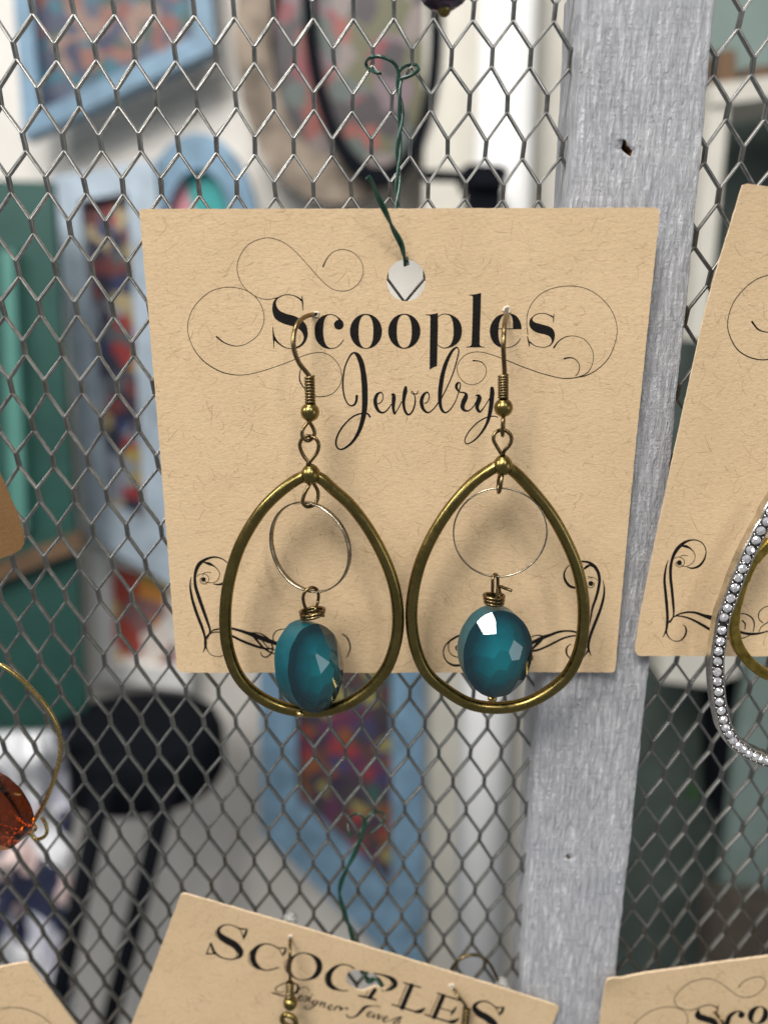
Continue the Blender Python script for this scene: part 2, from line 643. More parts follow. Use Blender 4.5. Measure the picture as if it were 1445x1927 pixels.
# ------------------------------------------------------------------ cards with print
class Card:
    """kraft card given by its outline on its own plane; 'at' turns a photo pixel into a point of that plane"""
    def __init__(s, Y0, lean=0.0, zc=0.0, yaw=0.0, xc=0.0, curl=(0, 0, 0, 0, 0), corner=None):
        # plane: y = Y0 + lean*(z-zc) + yaw*(x-xc)
        s.Y0, s.lean, s.zc, s.yaw, s.xc = Y0, lean, zc, yaw, xc
        s.n = Vector((yaw, -1, lean)).normalized()
        s.p0 = Vector((xc, Y0, zc))
        s.k = 0
        s.cv, s.corner = curl, corner

    def curl(s, p):
        """how far the card bows or its corner bends towards the camera at a point"""
        cx, cz, a, b, c = s.cv
        X, Z = p.x - cx, p.z - cz
        d = a * X * X + b * Z * Z + c * X * Z
        if s.corner:
            q, dx, dz, size, slope = s.corner
            e = (p.x - q[0]) * dx + (p.z - q[1]) * dz
            if e < size:
                d += (size - e) ** 2 / size * slope
        return d

    def at(s, u, v, lift=0.0, flat=False):
        x = (u - 722.5) / F; y = -(v - 963.5) / F
        d = Vector((x, CS + y * SN, -SN + y * CS))
        t = (s.p0 - CAM).dot(s.n) / d.dot(s.n)
        p = CAM + d * t
        return p + s.n * (lift + (0.0 if flat else s.curl(p)))

    def make(s, outline, holes, label, thick=.0045, fibres=250, mat='kraft', edge='kraft_edge', seed=1):
        rnd = random.Random(seed)
        ol = []
        n = len(outline)
        for i in range(n):
            a, b = outline[i], outline[(i + 1) % n]
            L = math.hypot(b[0] - a[0], b[1] - a[1])
            m = max(1, int(L / 9))
            for k in range(m):
                t = k / m
                j = .45 if m > 1 and k else 0
                ol.append((a[0] + (b[0] - a[0]) * t + rnd.uniform(-j, j), a[1] + (b[1] - a[1]) * t + rnd.uniform(-j, j)))
        c = s.at(sum(p[0] for p in outline) / n, max(p[1] for p in outline))
        s.root = empty('jewelry_card', c, label, 'card', 'kraft jewelry cards')
        mb = MB()
        mb.prism(ol, holes, lambda p: s.at(p[0], p[1], 0.0, True), lambda p: s.at(p[0], p[1], -thick, True))
        s.board = mb.build('card_stock', M[mat], s.root)
        me = s.board.data
        bm = bmesh.new(); bm.from_mesh(me)
        for ax in (0, 2):
            lo = min(v.co[ax] for v in bm.verts); hi = max(v.co[ax] for v in bm.verts)
            m = max(2, int((hi - lo) / .045))
            for k in range(1, m):
                co = Vector((0, 0, 0)); no = Vector((0, 0, 0))
                co[ax] = lo + (hi - lo) * k / m; no[ax] = 1
                bmesh.ops.bisect_plane(bm, geom=bm.verts[:] + bm.edges[:] + bm.faces[:], plane_co=co, plane_no=no)
        for v in bm.verts:
            v.co = v.co + s.n * s.curl(v.co)
        bmesh.ops.recalc_face_normals(bm, faces=bm.faces)
        for f_ in bm.faces:
            wall = abs(f_.normal.dot(s.n)) < .6
            f_.material_index = 1 if wall else 0
            f_.smooth = not wall
        bm.to_mesh(me); bm.free()
        me.materials.append(M[edge])
        me.set_sharp_from_angle(angle=.8)
        # loose fibres pressed into the paper
        xs = [p[0] for p in outline]; ys = [p[1] for p in outline]
        x0, x1, y0, y1 = max(0, min(xs)), min(1445, max(xs)), max(0, min(ys)), min(1927, max(ys))
        fb = MB()

        def inside(x, y):
            def ins(pl):
                r = False
                for i in range(len(pl)):
                    (ax, ay), (bx, by) = pl[i], pl[i - 1]
                    if (ay > y) != (by > y) and x < (bx - ax) * (y - ay) / (by - ay) + ax:
                        r = not r
                return r
            return ins(ol) and not any(ins(h) for h in holes)
        cnt = 0
        while cnt < fibres:
            x, y = rnd.uniform(x0, x1), rnd.uniform(y0, y1)
            cnt += 1
            a = rnd.uniform(0, math.pi); cv = rnd.uniform(-.28, .28)
            L = rnd.choice((5, 7, 9, 12, 16, 22, 34))
            w = rnd.choice((.4, .5, .65, .8))
            if rnd.random() < .06:
                L, w = rnd.uniform(2, 4), rnd.uniform(1.0, 1.8)
            st = 6
            pts = [(x, y)]
            for k in range(st):
                a += cv * rnd.uniform(.2, 1.6)
                pts.append((pts[-1][0] + math.cos(a) * L / st, pts[-1][1] + math.sin(a) * L / st))
            if not all(inside(px, py) for px, py in pts):
                continue
            s.ribbon(fb, [(px, py, w * (1 if 0 < i < st else .4)) for i, (px, py) in enumerate(pts)], .00016)
        if fb.v:
            tag(fb.build('paper_fibre', M['fibre'], s.root), kind='stuff')
        return s

    def ribbon(s, mb, pts, lift):
        """pts (u, v, width px) -> flat strip lying on the card"""
        n = len(pts)
        L, R = [], []
        for i in range(n):
            a, b = pts[max(i - 1, 0)], pts[min(i + 1, n - 1)]
            dx, dy = b[0] - a[0], b[1] - a[1]
            d = math.hypot(dx, dy) or 1
            nx, ny = -dy / d, dx / d
            u, v, w = pts[i]
            L.append(s.at(u + nx * w / 2, v + ny * w / 2, lift))
            R.append(s.at(u - nx * w / 2, v - ny * w / 2, lift))
        mb.quad_grid([L, R], smooth=False)

    def lift(s):
        s.k += 1
        return .00030 + .000012 * (s.k % 25)

    def ink(s, name, strokes=(), fills=(), polys=(), ellipses=(), tf=None, n=7, wmin=.95, label=None):
        """strokes: lists of (X, Y, w); fills: outlines; ellipses: (cx, cy, rx, ry, rot, inner) ; tf: (ox, oy, k)"""
        ox, oy, k = tf or (0, 0, 1)
        mb = MB()
        for st in strokes:
            q = [(ox + a * k, oy + b * k, max(c * k, wmin)) for a, b, c in st]
            q = catmull(q, n) if len(q) > 2 else q
            q = [(a, b, max(c, .3)) for a, b, c in q]
            lf = s.lift()
            s.ribbon(mb, q, lf)
            for e in (q[0], q[-1]):      # round ends
                if e[2] > 2:
                    mb.face([s.at(e[0] + math.cos(t) * e[2] / 2, e[1] + math.sin(t) * e[2] / 2, lf + .000006)
                             for t in [2 * math.pi * i / 14 for i in range(14)]])
        for ol in fills:
            q = catmull([(ox + a * k, oy + b * k) for a, b in ol], 5, True)
            s.fill(mb, [q])
        for ol in polys:
            s.fill(mb, [[(ox + a * k, oy + b * k) for a, b in ol]])
        for poly in ellipses:
            cx, cy, rx, ry, rot, inner = poly
            def ell(cx, cy, rx, ry, rot, pw=2.0):
                out = []
                for i in range(48):
                    t = 2 * math.pi * i / 48
                    c_, s_ = math.cos(t), math.sin(t)
                    x = rx * abs(c_) ** (2 / pw) * (1 if c_ >= 0 else -1)
                    y = ry * abs(s_) ** (2 / pw) * (1 if s_ >= 0 else -1)
                    out.append((ox + k * (cx + x * math.cos(rot) - y * math.sin(rot)), oy + k * (cy + x * math.sin(rot) + y * math.cos(rot))))
                return out
            loops = [ell(cx, cy, rx, ry, rot)]
            if inner:
                loops.append(ell(*inner))
            s.fill(mb, loops)
        o = mb.build(name, M['ink'], s.root)
        if label:
            o['label'] = label
        return o

    def fill(s, mb, loops):
        lf = s.lift()
        flat = [p for l in loops for p in l]
        b = len(mb.v)
        mb.v.extend([tuple(s.at(p[0], p[1], lf)) for p in flat])
        for t in tessellate_polygon([[Vector((p[0], p[1], 0)) for p in l] for l in loops]):
            mb.f.append(tuple(b + i for i in t)); mb.sm.append(False)


def ring2d(cx, cy, rx, ry, n=40, rot=0.0, jit=0.0, rnd=random):
    out = []
    for i in range(n):
        t = 2 * math.pi * i / n
        j = 1 + rnd.uniform(-jit, jit)
        x, y = rx * math.cos(t) * j, ry * math.sin(t) * j
        out.append((cx + x * math.cos(rot) - y * math.sin(rot), cy + x * math.sin(rot) + y * math.cos(rot)))
    return out


# ---- main card
YC = -.080
main = Card(YC, lean=-.012, zc=0.1, curl=(0, .1, .030, .022, .030))
main.make([(264, 397), (266, 394), (271, 393.5), (1222, 392), (1231, 394), (1234, 399), (1233, 420), (1194, 830), (1156, 1256), (1154, 1262),
           (1149, 1263.5), (700, 1264.5), (352, 1260), (341, 1257), (336, 1250), (300, 815)],
          [ring2d(764, 527.5, 36.5, 39.5, 44, jit=.006), ring2d(592, 592, 5.5, 5, 12, jit=.12), ring2d(951, 583, 6.5, 5.5, 12, jit=.15)],
          'square kraft card with black scrolled lettering in the middle holding the teal bead earrings', fibres=1500, seed=11)
TL, TR = (250, 380, .34602), (740, 380, .34602)
main.ink('flourish', tf=TL, strokes=[
    [(1035, 352, 8), (1055, 310, 5), (1090, 272, 3), (1145, 258, 3), (1205, 280, 3), (1245, 330, 3), (1252, 390, 3), (1225, 445, 3), (1180, 478, 3),
     (1130, 485, 3), (1080, 470, 3), (1020, 420, 3), (950, 340, 3), (880, 265, 3), (820, 220, 3), (760, 198, 3), (710, 198, 3), (640, 225, 3),
     (595, 275, 3), (570, 340, 3), (575, 400, 3), (600, 455, 3), (640, 495, 3), (680, 518, 3), (730, 530, 3), (780, 522, 4), (810, 511, 5)]])
main.ink('flourish', tf=TL, strokes=[
    [(458, 733, 9), (500, 765, 6), (560, 783, 4), (620, 770, 3), (680, 725, 3), (712, 660, 3), (712, 600, 3), (690, 545, 3), (650, 500, 3),
     (600, 475, 3), (540, 464, 3), (480, 468, 3), (420, 490, 3), (360, 540, 3), (320, 600, 3), (301, 670, 3), (310, 740, 3), (345, 815, 4),
     (400, 875, 5), (480, 922, 5), (560, 940, 4), (640, 935, 3), (740, 908, 3), (860, 865, 3), (940, 832, 3), (1010, 818, 3), (1060, 828, 3),
     (1100, 860, 3), (1130, 910, 3), (1135, 960, 3), (1120, 1005, 3), (1085, 1042, 3), (1040, 1057, 4), (990, 1055, 4), (940, 1020, 5),
     (910, 975, 7), (908, 930, 5), (915, 905, 3)]])
main.ink('flourish', tf=TR, strokes=[
    [(868, 790, 9), (895, 755, 6), (935, 732, 4), (980, 728, 3), (1030, 745, 3), (1065, 785, 3), (1080, 830, 3), (1075, 880, 3), (1050, 925, 4),
     (1000, 950, 5), (950, 957, 5), (900, 955, 4), (800, 930, 4), (700, 895, 4), (610, 858, 4), (540, 832, 3), (470, 815, 3), (410, 822, 3),
     (365, 855, 3), (345, 900, 3), (355, 945, 3), (385, 980, 3), (430, 993, 3), (475, 975, 3), (500, 940, 3), (503, 905, 3), (485, 875, 4),
     (460, 864, 5), (433, 862, 8)]])
main.ink('flourish', tf=TR, strokes=[
    [(728, 720, 4), (722, 670, 3), (725, 610, 3), (750, 550, 3), (800, 498, 3), (870, 467, 3), (960, 457, 3), (1050, 475, 3), (1130, 530, 3),
     (1185, 605, 3), (1207, 690, 3), (1195, 770, 3), (1160, 850, 4), (1100, 910, 4), (1040, 942, 5), (990, 952, 4)],
    [(925, 850, 9), (955, 845, 6), (985, 855, 4), (1005, 885, 4), (1003, 920, 4), (985, 945, 4)]])
# "Scooples"
A1 = (500, 540, .11073); A2 = (650, 540, .11073); A3 = (795, 540, .11073); A4 = (915, 560, .10381)
main.ink('letter_s', tf=A1, wmin=1.0, fills=[
    [(190, 185), (140, 240), (118, 320), (118, 410), (150, 515), (220, 580), (330, 630), (470, 668), (560, 710), (620, 770), (648, 850), (630, 925),
     (580, 985), (512, 1022), (512, 1046), (600, 1010), (670, 940), (712, 840), (712, 740), (690, 650), (640, 580), (570, 530), (470, 485), (340, 450),
     (240, 400), (190, 330), (178, 270), (190, 220), (222, 185)]], strokes=[
    [(205, 190, 16), (290, 143, 13), (380, 131, 12), (480, 146, 14), (560, 186, 22), (618, 230, 34)],
    [(620, 145, 6), (622, 200, 16), (627, 260, 26), (632, 330, 14), (632, 396, 5)],
    [(530, 1034, 18), (460, 1045, 12), (380, 1040, 11), (300, 1010, 18), (230, 960, 24), (182, 912, 34), (150, 855, 34)],
    [(125, 670, 6), (131, 780, 22), (143, 870, 36), (140, 950, 14), (140, 1040, 8)]])
main.ink('letter_c', tf=A1, fills=[
    [(1060, 463), (960, 495), (880, 570), (838, 670), (835, 790), (860, 900), (930, 990), (1000, 1035), (1080, 1052), (1098, 1038), (1040, 1000),
     (1000, 920), (980, 800), (980, 680), (1000, 560), (1040, 490), (1085, 466)]], strokes=[
    [(1060, 470, 12), (1120, 466, 11), (1180, 486, 14), (1235, 528, 24), (1290, 600, 50)],
    [(1060, 1040, 16), (1120, 1045, 12), (1200, 1025, 12), (1260, 980, 13), (1300, 930, 14), (1328, 890, 8)]],
    ellipses=[(1243, 640, 82, 82, 0, None)])
main.ink('letter_o', tf=A2, ellipses=[(348, 752, 272, 297, 0, (348, 755, 125, 282, 0, 2.35))])
main.ink('letter_o', tf=A2, ellipses=[(998, 750, 273, 297, 0, (998, 750, 127, 281, 0, 2.35))])
main.ink('letter_p', tf=A3, polys=[
    [(50, 466), (120, 466), (200, 456), (256, 440), (258, 700), (250, 1000), (242, 1340), (180, 1362), (118, 1402), (122, 1000), (128, 700), (130, 505), (118, 482), (50, 474)]], fills=[
    [(430, 455), (520, 490), (600, 550), (650, 640), (662, 750), (645, 860), (590, 950), (500, 1010), (395, 1038), (470, 980), (505, 900), (522, 800),
     (520, 700), (510, 600), (480, 515)]], strokes=[
    [(255, 510, 10), (300, 475, 10), (370, 456, 11), (440, 466, 16)], [(252, 975, 10), (300, 1015, 12), (360, 1034, 12), (430, 1026, 16)]])
main.ink('letter_l', tf=A3, polys=[
    [(785, 131), (850, 128), (920, 118), (986, 99), (980, 400), (968, 700), (962, 965), (972, 995), (1000, 1010), (1050, 1014), (1050, 1022), (735, 1022), (735, 1014), (790, 1008),
     (818, 993), (828, 965), (838, 700), (845, 400), (848, 165), (835, 145), (785, 139)]])
main.ink('letter_e', tf=A4, fills=[
    [(300, 290), (200, 330), (110, 420), (62, 540), (60, 660), (100, 780), (170, 860), (260, 902), (325, 905), (270, 868), (230, 790), (212, 680), (212, 560),
     (230, 440), (270, 350), (325, 292)],
    [(440, 288), (520, 320), (580, 390), (615, 470), (626, 562), (600, 562), (490, 562), (470, 562), (470, 450), (455, 360), (425, 302)]], strokes=[
    [(300, 296, 12), (370, 281, 11), (440, 294, 14)], [(205, 562, 13), (400, 562, 13), (622, 560, 13)],
    [(290, 897, 16), (380, 902, 11), (460, 880, 11), (540, 830, 14), (580, 780, 14), (603, 738, 6)]])
main.ink('letter_s', tf=A4, fills=[
    [(840, 330), (785, 380), (765, 450), (775, 520), (830, 590), (920, 635), (1050, 665), (1130, 700), (1165, 760), (1165, 810), (1130, 858), (1152, 860),
     (1200, 800), (1222, 720), (1222, 640), (1190, 570), (1120, 520), (1000, 485), (890, 455), (840, 425), (820, 390), (835, 350)]], strokes=[
    [(830, 345, 16), (890, 302, 13), (960, 284, 11), (1040, 286, 12), (1110, 307, 16), (1180, 345, 28)],
    [(1208, 290, 6), (1202, 350, 18), (1198, 400, 16), (1197, 450, 6)],
    [(1150, 855, 18), (1080, 885, 12), (1000, 895, 11), (900, 880, 12), (830, 845, 16), (775, 800, 26)],
    [(728, 690, 10), (748, 770, 24), (762, 830, 24), (765, 885, 8)]])
# "Jewelry"
B1 = (620, 650, .10895); B2 = (680, 650, .11073); B3 = (800, 640, .1142)
main.ink('letter_j', tf=B1, strokes=[
    [(472, 872, 44), (462, 960, 40), (430, 1020, 34), (380, 1040, 24), (320, 1010, 22), (270, 920, 24), (240, 800, 26), (230, 660, 28), (240, 520, 26),
     (265, 380, 24), (310, 260, 24), (370, 160, 28), (425, 125, 30), (490, 170, 72), (545, 290, 90), (580, 450, 92), (603, 650, 100), (610, 850, 100),
     (610, 1000, 95), (600, 1130, 88), (580, 1250, 80), (540, 1400, 70), (480, 1540, 56), (400, 1660, 44), (300, 1750, 36), (200, 1795, 26),
     (130, 1755, 28), (112, 1660, 30), (150, 1530, 30), (230, 1400, 28), (330, 1290, 26), (430, 1215, 26), (540, 1175, 24), (620, 1168, 24),
     (670, 1190, 30), (695, 1228, 34)]])
main.ink('letter_e', tf=B1, strokes=[
    [(835, 1010, 18), (890, 980, 16), (920, 920, 14), (922, 860, 16), (900, 815, 20), (870, 812, 26), (820, 850, 50), (790, 930, 62), (795, 1010, 66),
     (815, 1080, 56), (860, 1140, 44), (920, 1160, 30), (980, 1130, 22), (1030, 1070, 18), (1070, 1010, 16)]])
main.ink('letter_w', tf=B2, strokes=[
    [(505, 838, 14), (540, 830, 44), (550, 880, 66), (545, 960, 62), (540, 1040, 52), (548, 1110, 44), (564, 1160, 30), (600, 1110, 16), (640, 1040, 16),
     (685, 950, 18)],
    [(752, 712, 48), (742, 780, 72), (725, 870, 60), (715, 960, 52), (725, 1060, 46), (755, 1140, 42), (800, 1175, 30), (850, 1140, 26), (890, 1060, 26),
     (912, 960, 24), (910, 880, 18), (890, 830, 14), (860, 815, 14), (848, 795, 14), (862, 778, 12), (890, 810, 14), (920, 825, 16), (950, 805, 16),
     (960, 768, 10)]])
main.ink('letter_e', tf=B2, strokes=[
    [(1065, 985, 16), (1110, 965, 16), (1145, 910, 16), (1150, 850, 18), (1130, 800, 22), (1100, 797, 26), (1050, 845, 50), (1020, 930, 62),
     (1025, 1010, 62), (1050, 1080, 50), (1100, 1130, 36), (1150, 1135, 22), (1210, 1090, 18), (1270, 1020, 18), (1310, 950, 18)]])
main.ink('letter_l', tf=B3, strokes=[
    [(250, 985, 18), (320, 850, 18), (400, 680, 18), (470, 500, 20), (520, 320, 20), (548, 190, 20), (535, 130, 18), (500, 122, 26), (430, 190, 44),
     (350, 350, 60), (290, 540, 68), (255, 740, 72), (240, 920, 66), (245, 1060, 54), (275, 1150, 44), (325, 1190, 28), (390, 1160, 20), (460, 1070, 16),
     (510, 970, 14), (545, 860, 14)]])
main.ink('letter_r', tf=B3, strokes=[
    [(545, 860, 16), (570, 780, 18), (575, 720, 16), (550, 697, 24), (515, 730, 44), (510, 780, 44), (540, 830, 28), (570, 855, 20), (630, 860, 22),
     (670, 890, 46), (660, 950, 76), (625, 1030, 76), (610, 1100, 66), (640, 1150, 44), (690, 1165, 24), (740, 1140, 18), (790, 1090, 16), (830, 1020, 14)]])
main.ink('letter_y', tf=B3, strokes=[
    [(825, 908, 12), (875, 914, 52), (885, 960, 78), (860, 1040, 70), (850, 1110, 60), (880, 1170, 42), (910, 1170, 26), (960, 1110, 16), (1010, 1030, 14),
     (1060, 950, 16)],
    [(1095, 792, 60), (1098, 860, 74), (1090, 960, 76), (1080, 1080, 72), (1060, 1200, 64), (1030, 1320, 50), (980, 1430, 40), (900, 1550, 30), (800, 1650, 22),
     (700, 1705, 18), (655, 1680, 18), (655, 1620, 18), (720, 1500, 18), (840, 1370, 18), (960, 1290, 18), (1060, 1255, 18), (1140, 1250, 14), (1195, 1270, 14)]])
# corner scrolls
C1 = (345, 1030, .1384); C2 = (980, 1030, .1384)
main.ink('corner_scroll', tf=C1, wmin=.7, strokes=[
    [(125, 380, 3), (110, 500, 22), (140, 680, 35), (200, 870, 40), (270, 1050, 38), (310, 1180, 30), (320, 1280, 38), (310, 1340, 20), (285, 1395, 4)],
    [(415, 475, 10), (480, 487, 20), (550, 470, 30), (615, 410, 24), (650, 330, 14), (650, 270, 10), (620, 215, 9), (560, 155, 14), (480, 122, 18), (400, 120, 24),
     (310, 150, 36), (230, 210, 50), (190, 290, 44), (172, 390, 36), (185, 520, 42), (240, 690, 46), (300, 860, 42), (350, 1000, 34), (378, 1090, 28),
     (370, 1150, 20), (335, 1220, 10)],
    [(290, 187, 10), (360, 205, 40), (430, 240, 16), (490, 300, 9), (505, 350, 8), (490, 410, 8), (450, 450, 8), (390, 462, 8), (330, 455, 10), (300, 430, 10)],
    [(195, 375, 6), (240, 345, 7), (290, 340, 8), (340, 365, 8), (362, 410, 8), (345, 455, 8), (300, 478, 9), (260, 460, 9), (243, 425, 8), (255, 395, 8)],
    [(270, 375, 5), (290, 335, 6), (330, 320, 6), (388, 322, 5)],
    [(320, 1200, 20), (380, 1130, 16), (430, 1095, 18), (490, 1082, 20), (570, 1070, 22), (660, 1075, 30), (760, 1100, 34), (880, 1140, 44), (980, 1175, 60),
     (1080, 1215, 62), (1200, 1260, 58), (1300, 1295, 44), (1420, 1330, 34), (1600, 1330, 24)],
    [(340, 1190, 10), (400, 1135, 12), (480, 1122, 16), (570, 1140, 22), (680, 1180, 32), (800, 1240, 34), (920, 1290, 34), (1050, 1335, 32), (1160, 1355, 24),
     (1240, 1345, 8)],
    [(940, 1135, 10), (1040, 1145, 14), (1110, 1180, 20), (1170, 1230, 24), (1210, 1290, 20), (1220, 1370, 18), (1190, 1430, 18), (1130, 1465, 16), (1080, 1445, 14),
     (1062, 1400, 10)],
    [(960, 1180, 30), (1010, 1240, 30), (1060, 1300, 28), (1110, 1350, 24), (1180, 1395, 22), (1260, 1425, 14), (1400, 1440, 12)],
    [(1080, 1240, 14), (1120, 1295, 14), (1180, 1350, 14), (1280, 1380, 14)],
    [(1235, 1255, 14), (1228, 1190, 14), (1260, 1130, 14), (1320, 1100, 12), (1420, 1090, 10), (1500, 1110, 10)],
    [(320, 1200, 30), (325, 1290, 22), (345, 1360, 12), (390, 1420, 10), (450, 1445, 10), (530, 1445, 9), (620, 1400, 12)],
    [(2160, 1163, 14), (2225, 1213, 18), (2262, 1293, 20), (2268, 1373, 18), (2225, 1481, 10)]],
    ellipses=[(288, 417, 31, 31, 0, None)])
main.ink('corner_scroll', tf=C2, wmin=.7, strokes=[
    [(1105, 435, 3), (1122, 540, 20), (1115, 660, 32), (1080, 800, 36), (1030, 940, 40), (970, 1090, 40), (925, 1220, 38), (905, 1320, 40), (915, 1390, 30), (945, 1465, 4)],
    [(745, 545, 28), (660, 520, 36), (600, 450, 34), (580, 360, 24), (610, 280, 14), (670, 225, 9), (760, 188, 14), (850, 185, 26), (920, 200, 34), (990, 250, 44),
     (1040, 330, 42), (1058, 430, 40), (1045, 540, 38), (1010, 680, 36), (965, 810, 30), (945, 920, 24), (915, 1060, 22), (890, 1200, 14)],
    [(850, 285, 20), (880, 260, 36), (930, 235, 28), (990, 262, 20)],
    [(895, 385, 6), (945, 400, 8), (960, 430, 5)], [(900, 412, 6), (970, 398, 8), (1035, 440, 6)],
    [(988, 470, 8), (985, 505, 9), (960, 535, 9), (920, 538, 9), (880, 500, 8)],
    [(780, 1165, 20), (745, 1145, 26), (680, 1130, 26), (600, 1128, 26), (500, 1142, 32), (400, 1180, 36), (300, 1215, 50), (220, 1255, 50), (140, 1290, 44), (0, 1330, 36)],
    [(790, 1190, 16), (740, 1190, 20), (660, 1200, 24), (560, 1230, 26), (440, 1290, 28), (320, 1350, 28), (230, 1385, 28), (150, 1400, 30), (20, 1420, 24)],
    [(130, 1215, 12), (190, 1190, 14), (250, 1188, 16), (310, 1205, 20)], [(300, 1215, 40), (230, 1290, 40), (150, 1370, 30)],
    [(680, 1300, 6), (625, 1340, 18), (610, 1400, 26), (630, 1465, 20), (720, 1530, 14), (820, 1500, 12), (860, 1450, 18), (905, 1390, 26)],
    [(150, 1460, 14), (150, 1510, 16), (115, 1530, 14)]],
    ellipses=[(942, 482, 34, 34, 0, None)])
main.ink('corner_scroll', tf=(820, 1140, .06226), wmin=.7, strokes=[
    [(800, 860, 50), (660, 900, 60), (500, 990, 60), (400, 1060, 50), (280, 1180, 36), (225, 1350, 34), (245, 1520, 36), (330, 1660, 44), (450, 1745, 60), (580, 1780, 70), (760, 1775, 70)],
    [(410, 1070, 20), (375, 1180, 26), (385, 1320, 26), (440, 1420, 28), (520, 1490, 26), (700, 1545, 26)],
    [(640, 1180, 30), (600, 1250, 50), (630, 1340, 30)]])


def torn_lip(card, cx, cy, pts, seed):
    """paper pushed up around a pierced hole"""
    rnd = random.Random(seed)
    mb = MB()
    n = 14
    inner, mid, outer = [], [], []
    for i in range(n):
        t = 2 * math.pi * i / n
        r = pts * rnd.uniform(.75, 1.25)
        inner.append(card.at(cx + math.cos(t) * r * .55, cy + math.sin(t) * r * .55, .0012 + .002 * rnd.random()))
        mid.append(card.at(cx + math.cos(t) * r * .8, cy + math.sin(t) * r * .8, .0026 + .003 * rnd.random()))
        outer.append(card.at(cx + math.cos(t) * r * 1.35, cy + math.sin(t) * r * 1.3, .0002))
    mb.quad_grid([inner, mid, outer], closed_u=True, smooth=True)
    return mb.build('torn_edge', M['torn'], card.root)


torn_lip(main, 595, 592, 5.0, 4)
torn_lip(main, 952, 583, 6.0, 9)

# ---- card on the right, cut askew
right = Card(-.078, lean=.0, zc=0.0, curl=(.9, .1, .05, .05, -.06), corner=((P(1388, 352, -.078).x, P(1388, 352, -.078).z), .8, -.6, .06, .04))
right.make([(1384, 352), (1392, 349.5), (1445, 356), (1960, 380), (1960, 1235), (1203, 1232), (1196, 1229), (1192, 1222), (1200, 1170), (1322, 575)], [],
           'kraft card cut askew at the right edge behind the rhinestone earring', fibres=420, seed=21)
right.ink('flourish', tf=(1145, 330, .2959), strokes=[
    [(1120, 632, 5), (1014, 632, 5), (920, 660, 5), (840, 720, 5), (770, 810, 5), (737, 920, 5), (745, 1000, 6), (790, 1090, 7), (850, 1140, 7), (930, 1168, 7), (1014, 1168, 6), (1120, 1150, 5)],
    [(893, 930, 12), (930, 975, 10), (970, 992, 7), (1014, 992, 5), (1100, 950, 5)]])
right.ink('corner_scroll', tf=(1230, 1000, .14879), wmin=.7, strokes=[
    [(170, 350, 4), (140, 450, 22), (122, 600, 32), (135, 760, 36), (150, 920, 38), (158, 1060, 36), (155, 1150, 34), (140, 1240, 26), (95, 1330, 4)],
    [(410, 445, 12), (480, 458, 20), (560, 430, 30), (620, 360, 24), (648, 270, 14), (635, 190, 12), (580, 125, 14), (490, 100, 16), (400, 120, 30), (320, 175, 44),
     (260, 250, 44), (220, 340, 36), (200, 450, 38), (200, 580, 38), (215, 720, 36), (230, 880, 34), (238, 1000, 26), (230, 1070, 18), (195, 1140, 10)],
    [(340, 180, 10), (390, 180, 34), (450, 210, 18), (500, 265, 8), (510, 320, 7), (490, 375, 7), (440, 420, 8), (380, 435, 8), (330, 420, 9)],
    [(240, 335, 6), (290, 315, 7), (345, 330, 8), (375, 370, 8), (365, 410, 8), (330, 440, 8), (290, 435, 8), (265, 405, 8), (275, 375, 8)],
    [(320, 312, 6), (360, 295, 7), (415, 300, 6)],
    [(170, 1140, 16), (240, 1070, 14), (320, 1030, 20), (420, 1012, 24), (520, 1020, 30), (620, 1055, 40), (720, 1085, 60), (800, 1120, 60), (960, 1220, 40), (1110, 1270, 32),
     (1200, 1285, 34), (1300, 1280, 26), (1390, 1260, 16), (1500, 1230, 12)],
    [(180, 1140, 10), (250, 1065, 12), (350, 1065, 18), (450, 1095, 24), (560, 1150, 32), (680, 1220, 36), (800, 1290, 36), (960, 1350, 24), (1100, 1340, 12), (1200, 1300, 8)],
    [(150, 1180, 20), (145, 1260, 22), (180, 1330, 12), (240, 1370, 10), (310, 1370, 12), (370, 1320, 22), (395, 1250, 24), (385, 1195, 16), (350, 1168, 4)],
    [(1050, 1040, 8), (1105, 1030, 12), (1170, 1045, 16), (1230, 1090, 18), (1255, 1160, 16), (1240, 1260, 8)], [(1105, 1120, 18), (1140, 1160, 18), (1135, 1230, 10)],
    [(1500, 930, 8), (1445, 935, 10), (1370, 960, 10), (1315, 1020, 12), (1315, 1100, 12), (1370, 1150, 10)], [(1310, 1260, 8), (1350, 1190, 10), (1445, 1130, 14), (1520, 1110, 16)]],
    ellipses=[(310, 388, 32, 32, 0, None)])

# ---- card corner at the left edge, standing nearer
leftc = Card(-.20, lean=0, zc=0.0, yaw=1.1, xc=-.62)
leftc.make([(-160, 640), (-30, 820), (8, 905), (34, 965), (44, 993), (47, 1010), (46, 1024), (40, 1034), (28, 1041), (-160, 1120)], [],
           'dark brown rounded card corner at the left edge above the gold hoop', thick=.012, fibres=30, mat='brown_card', edge='brown_edge', seed=31)

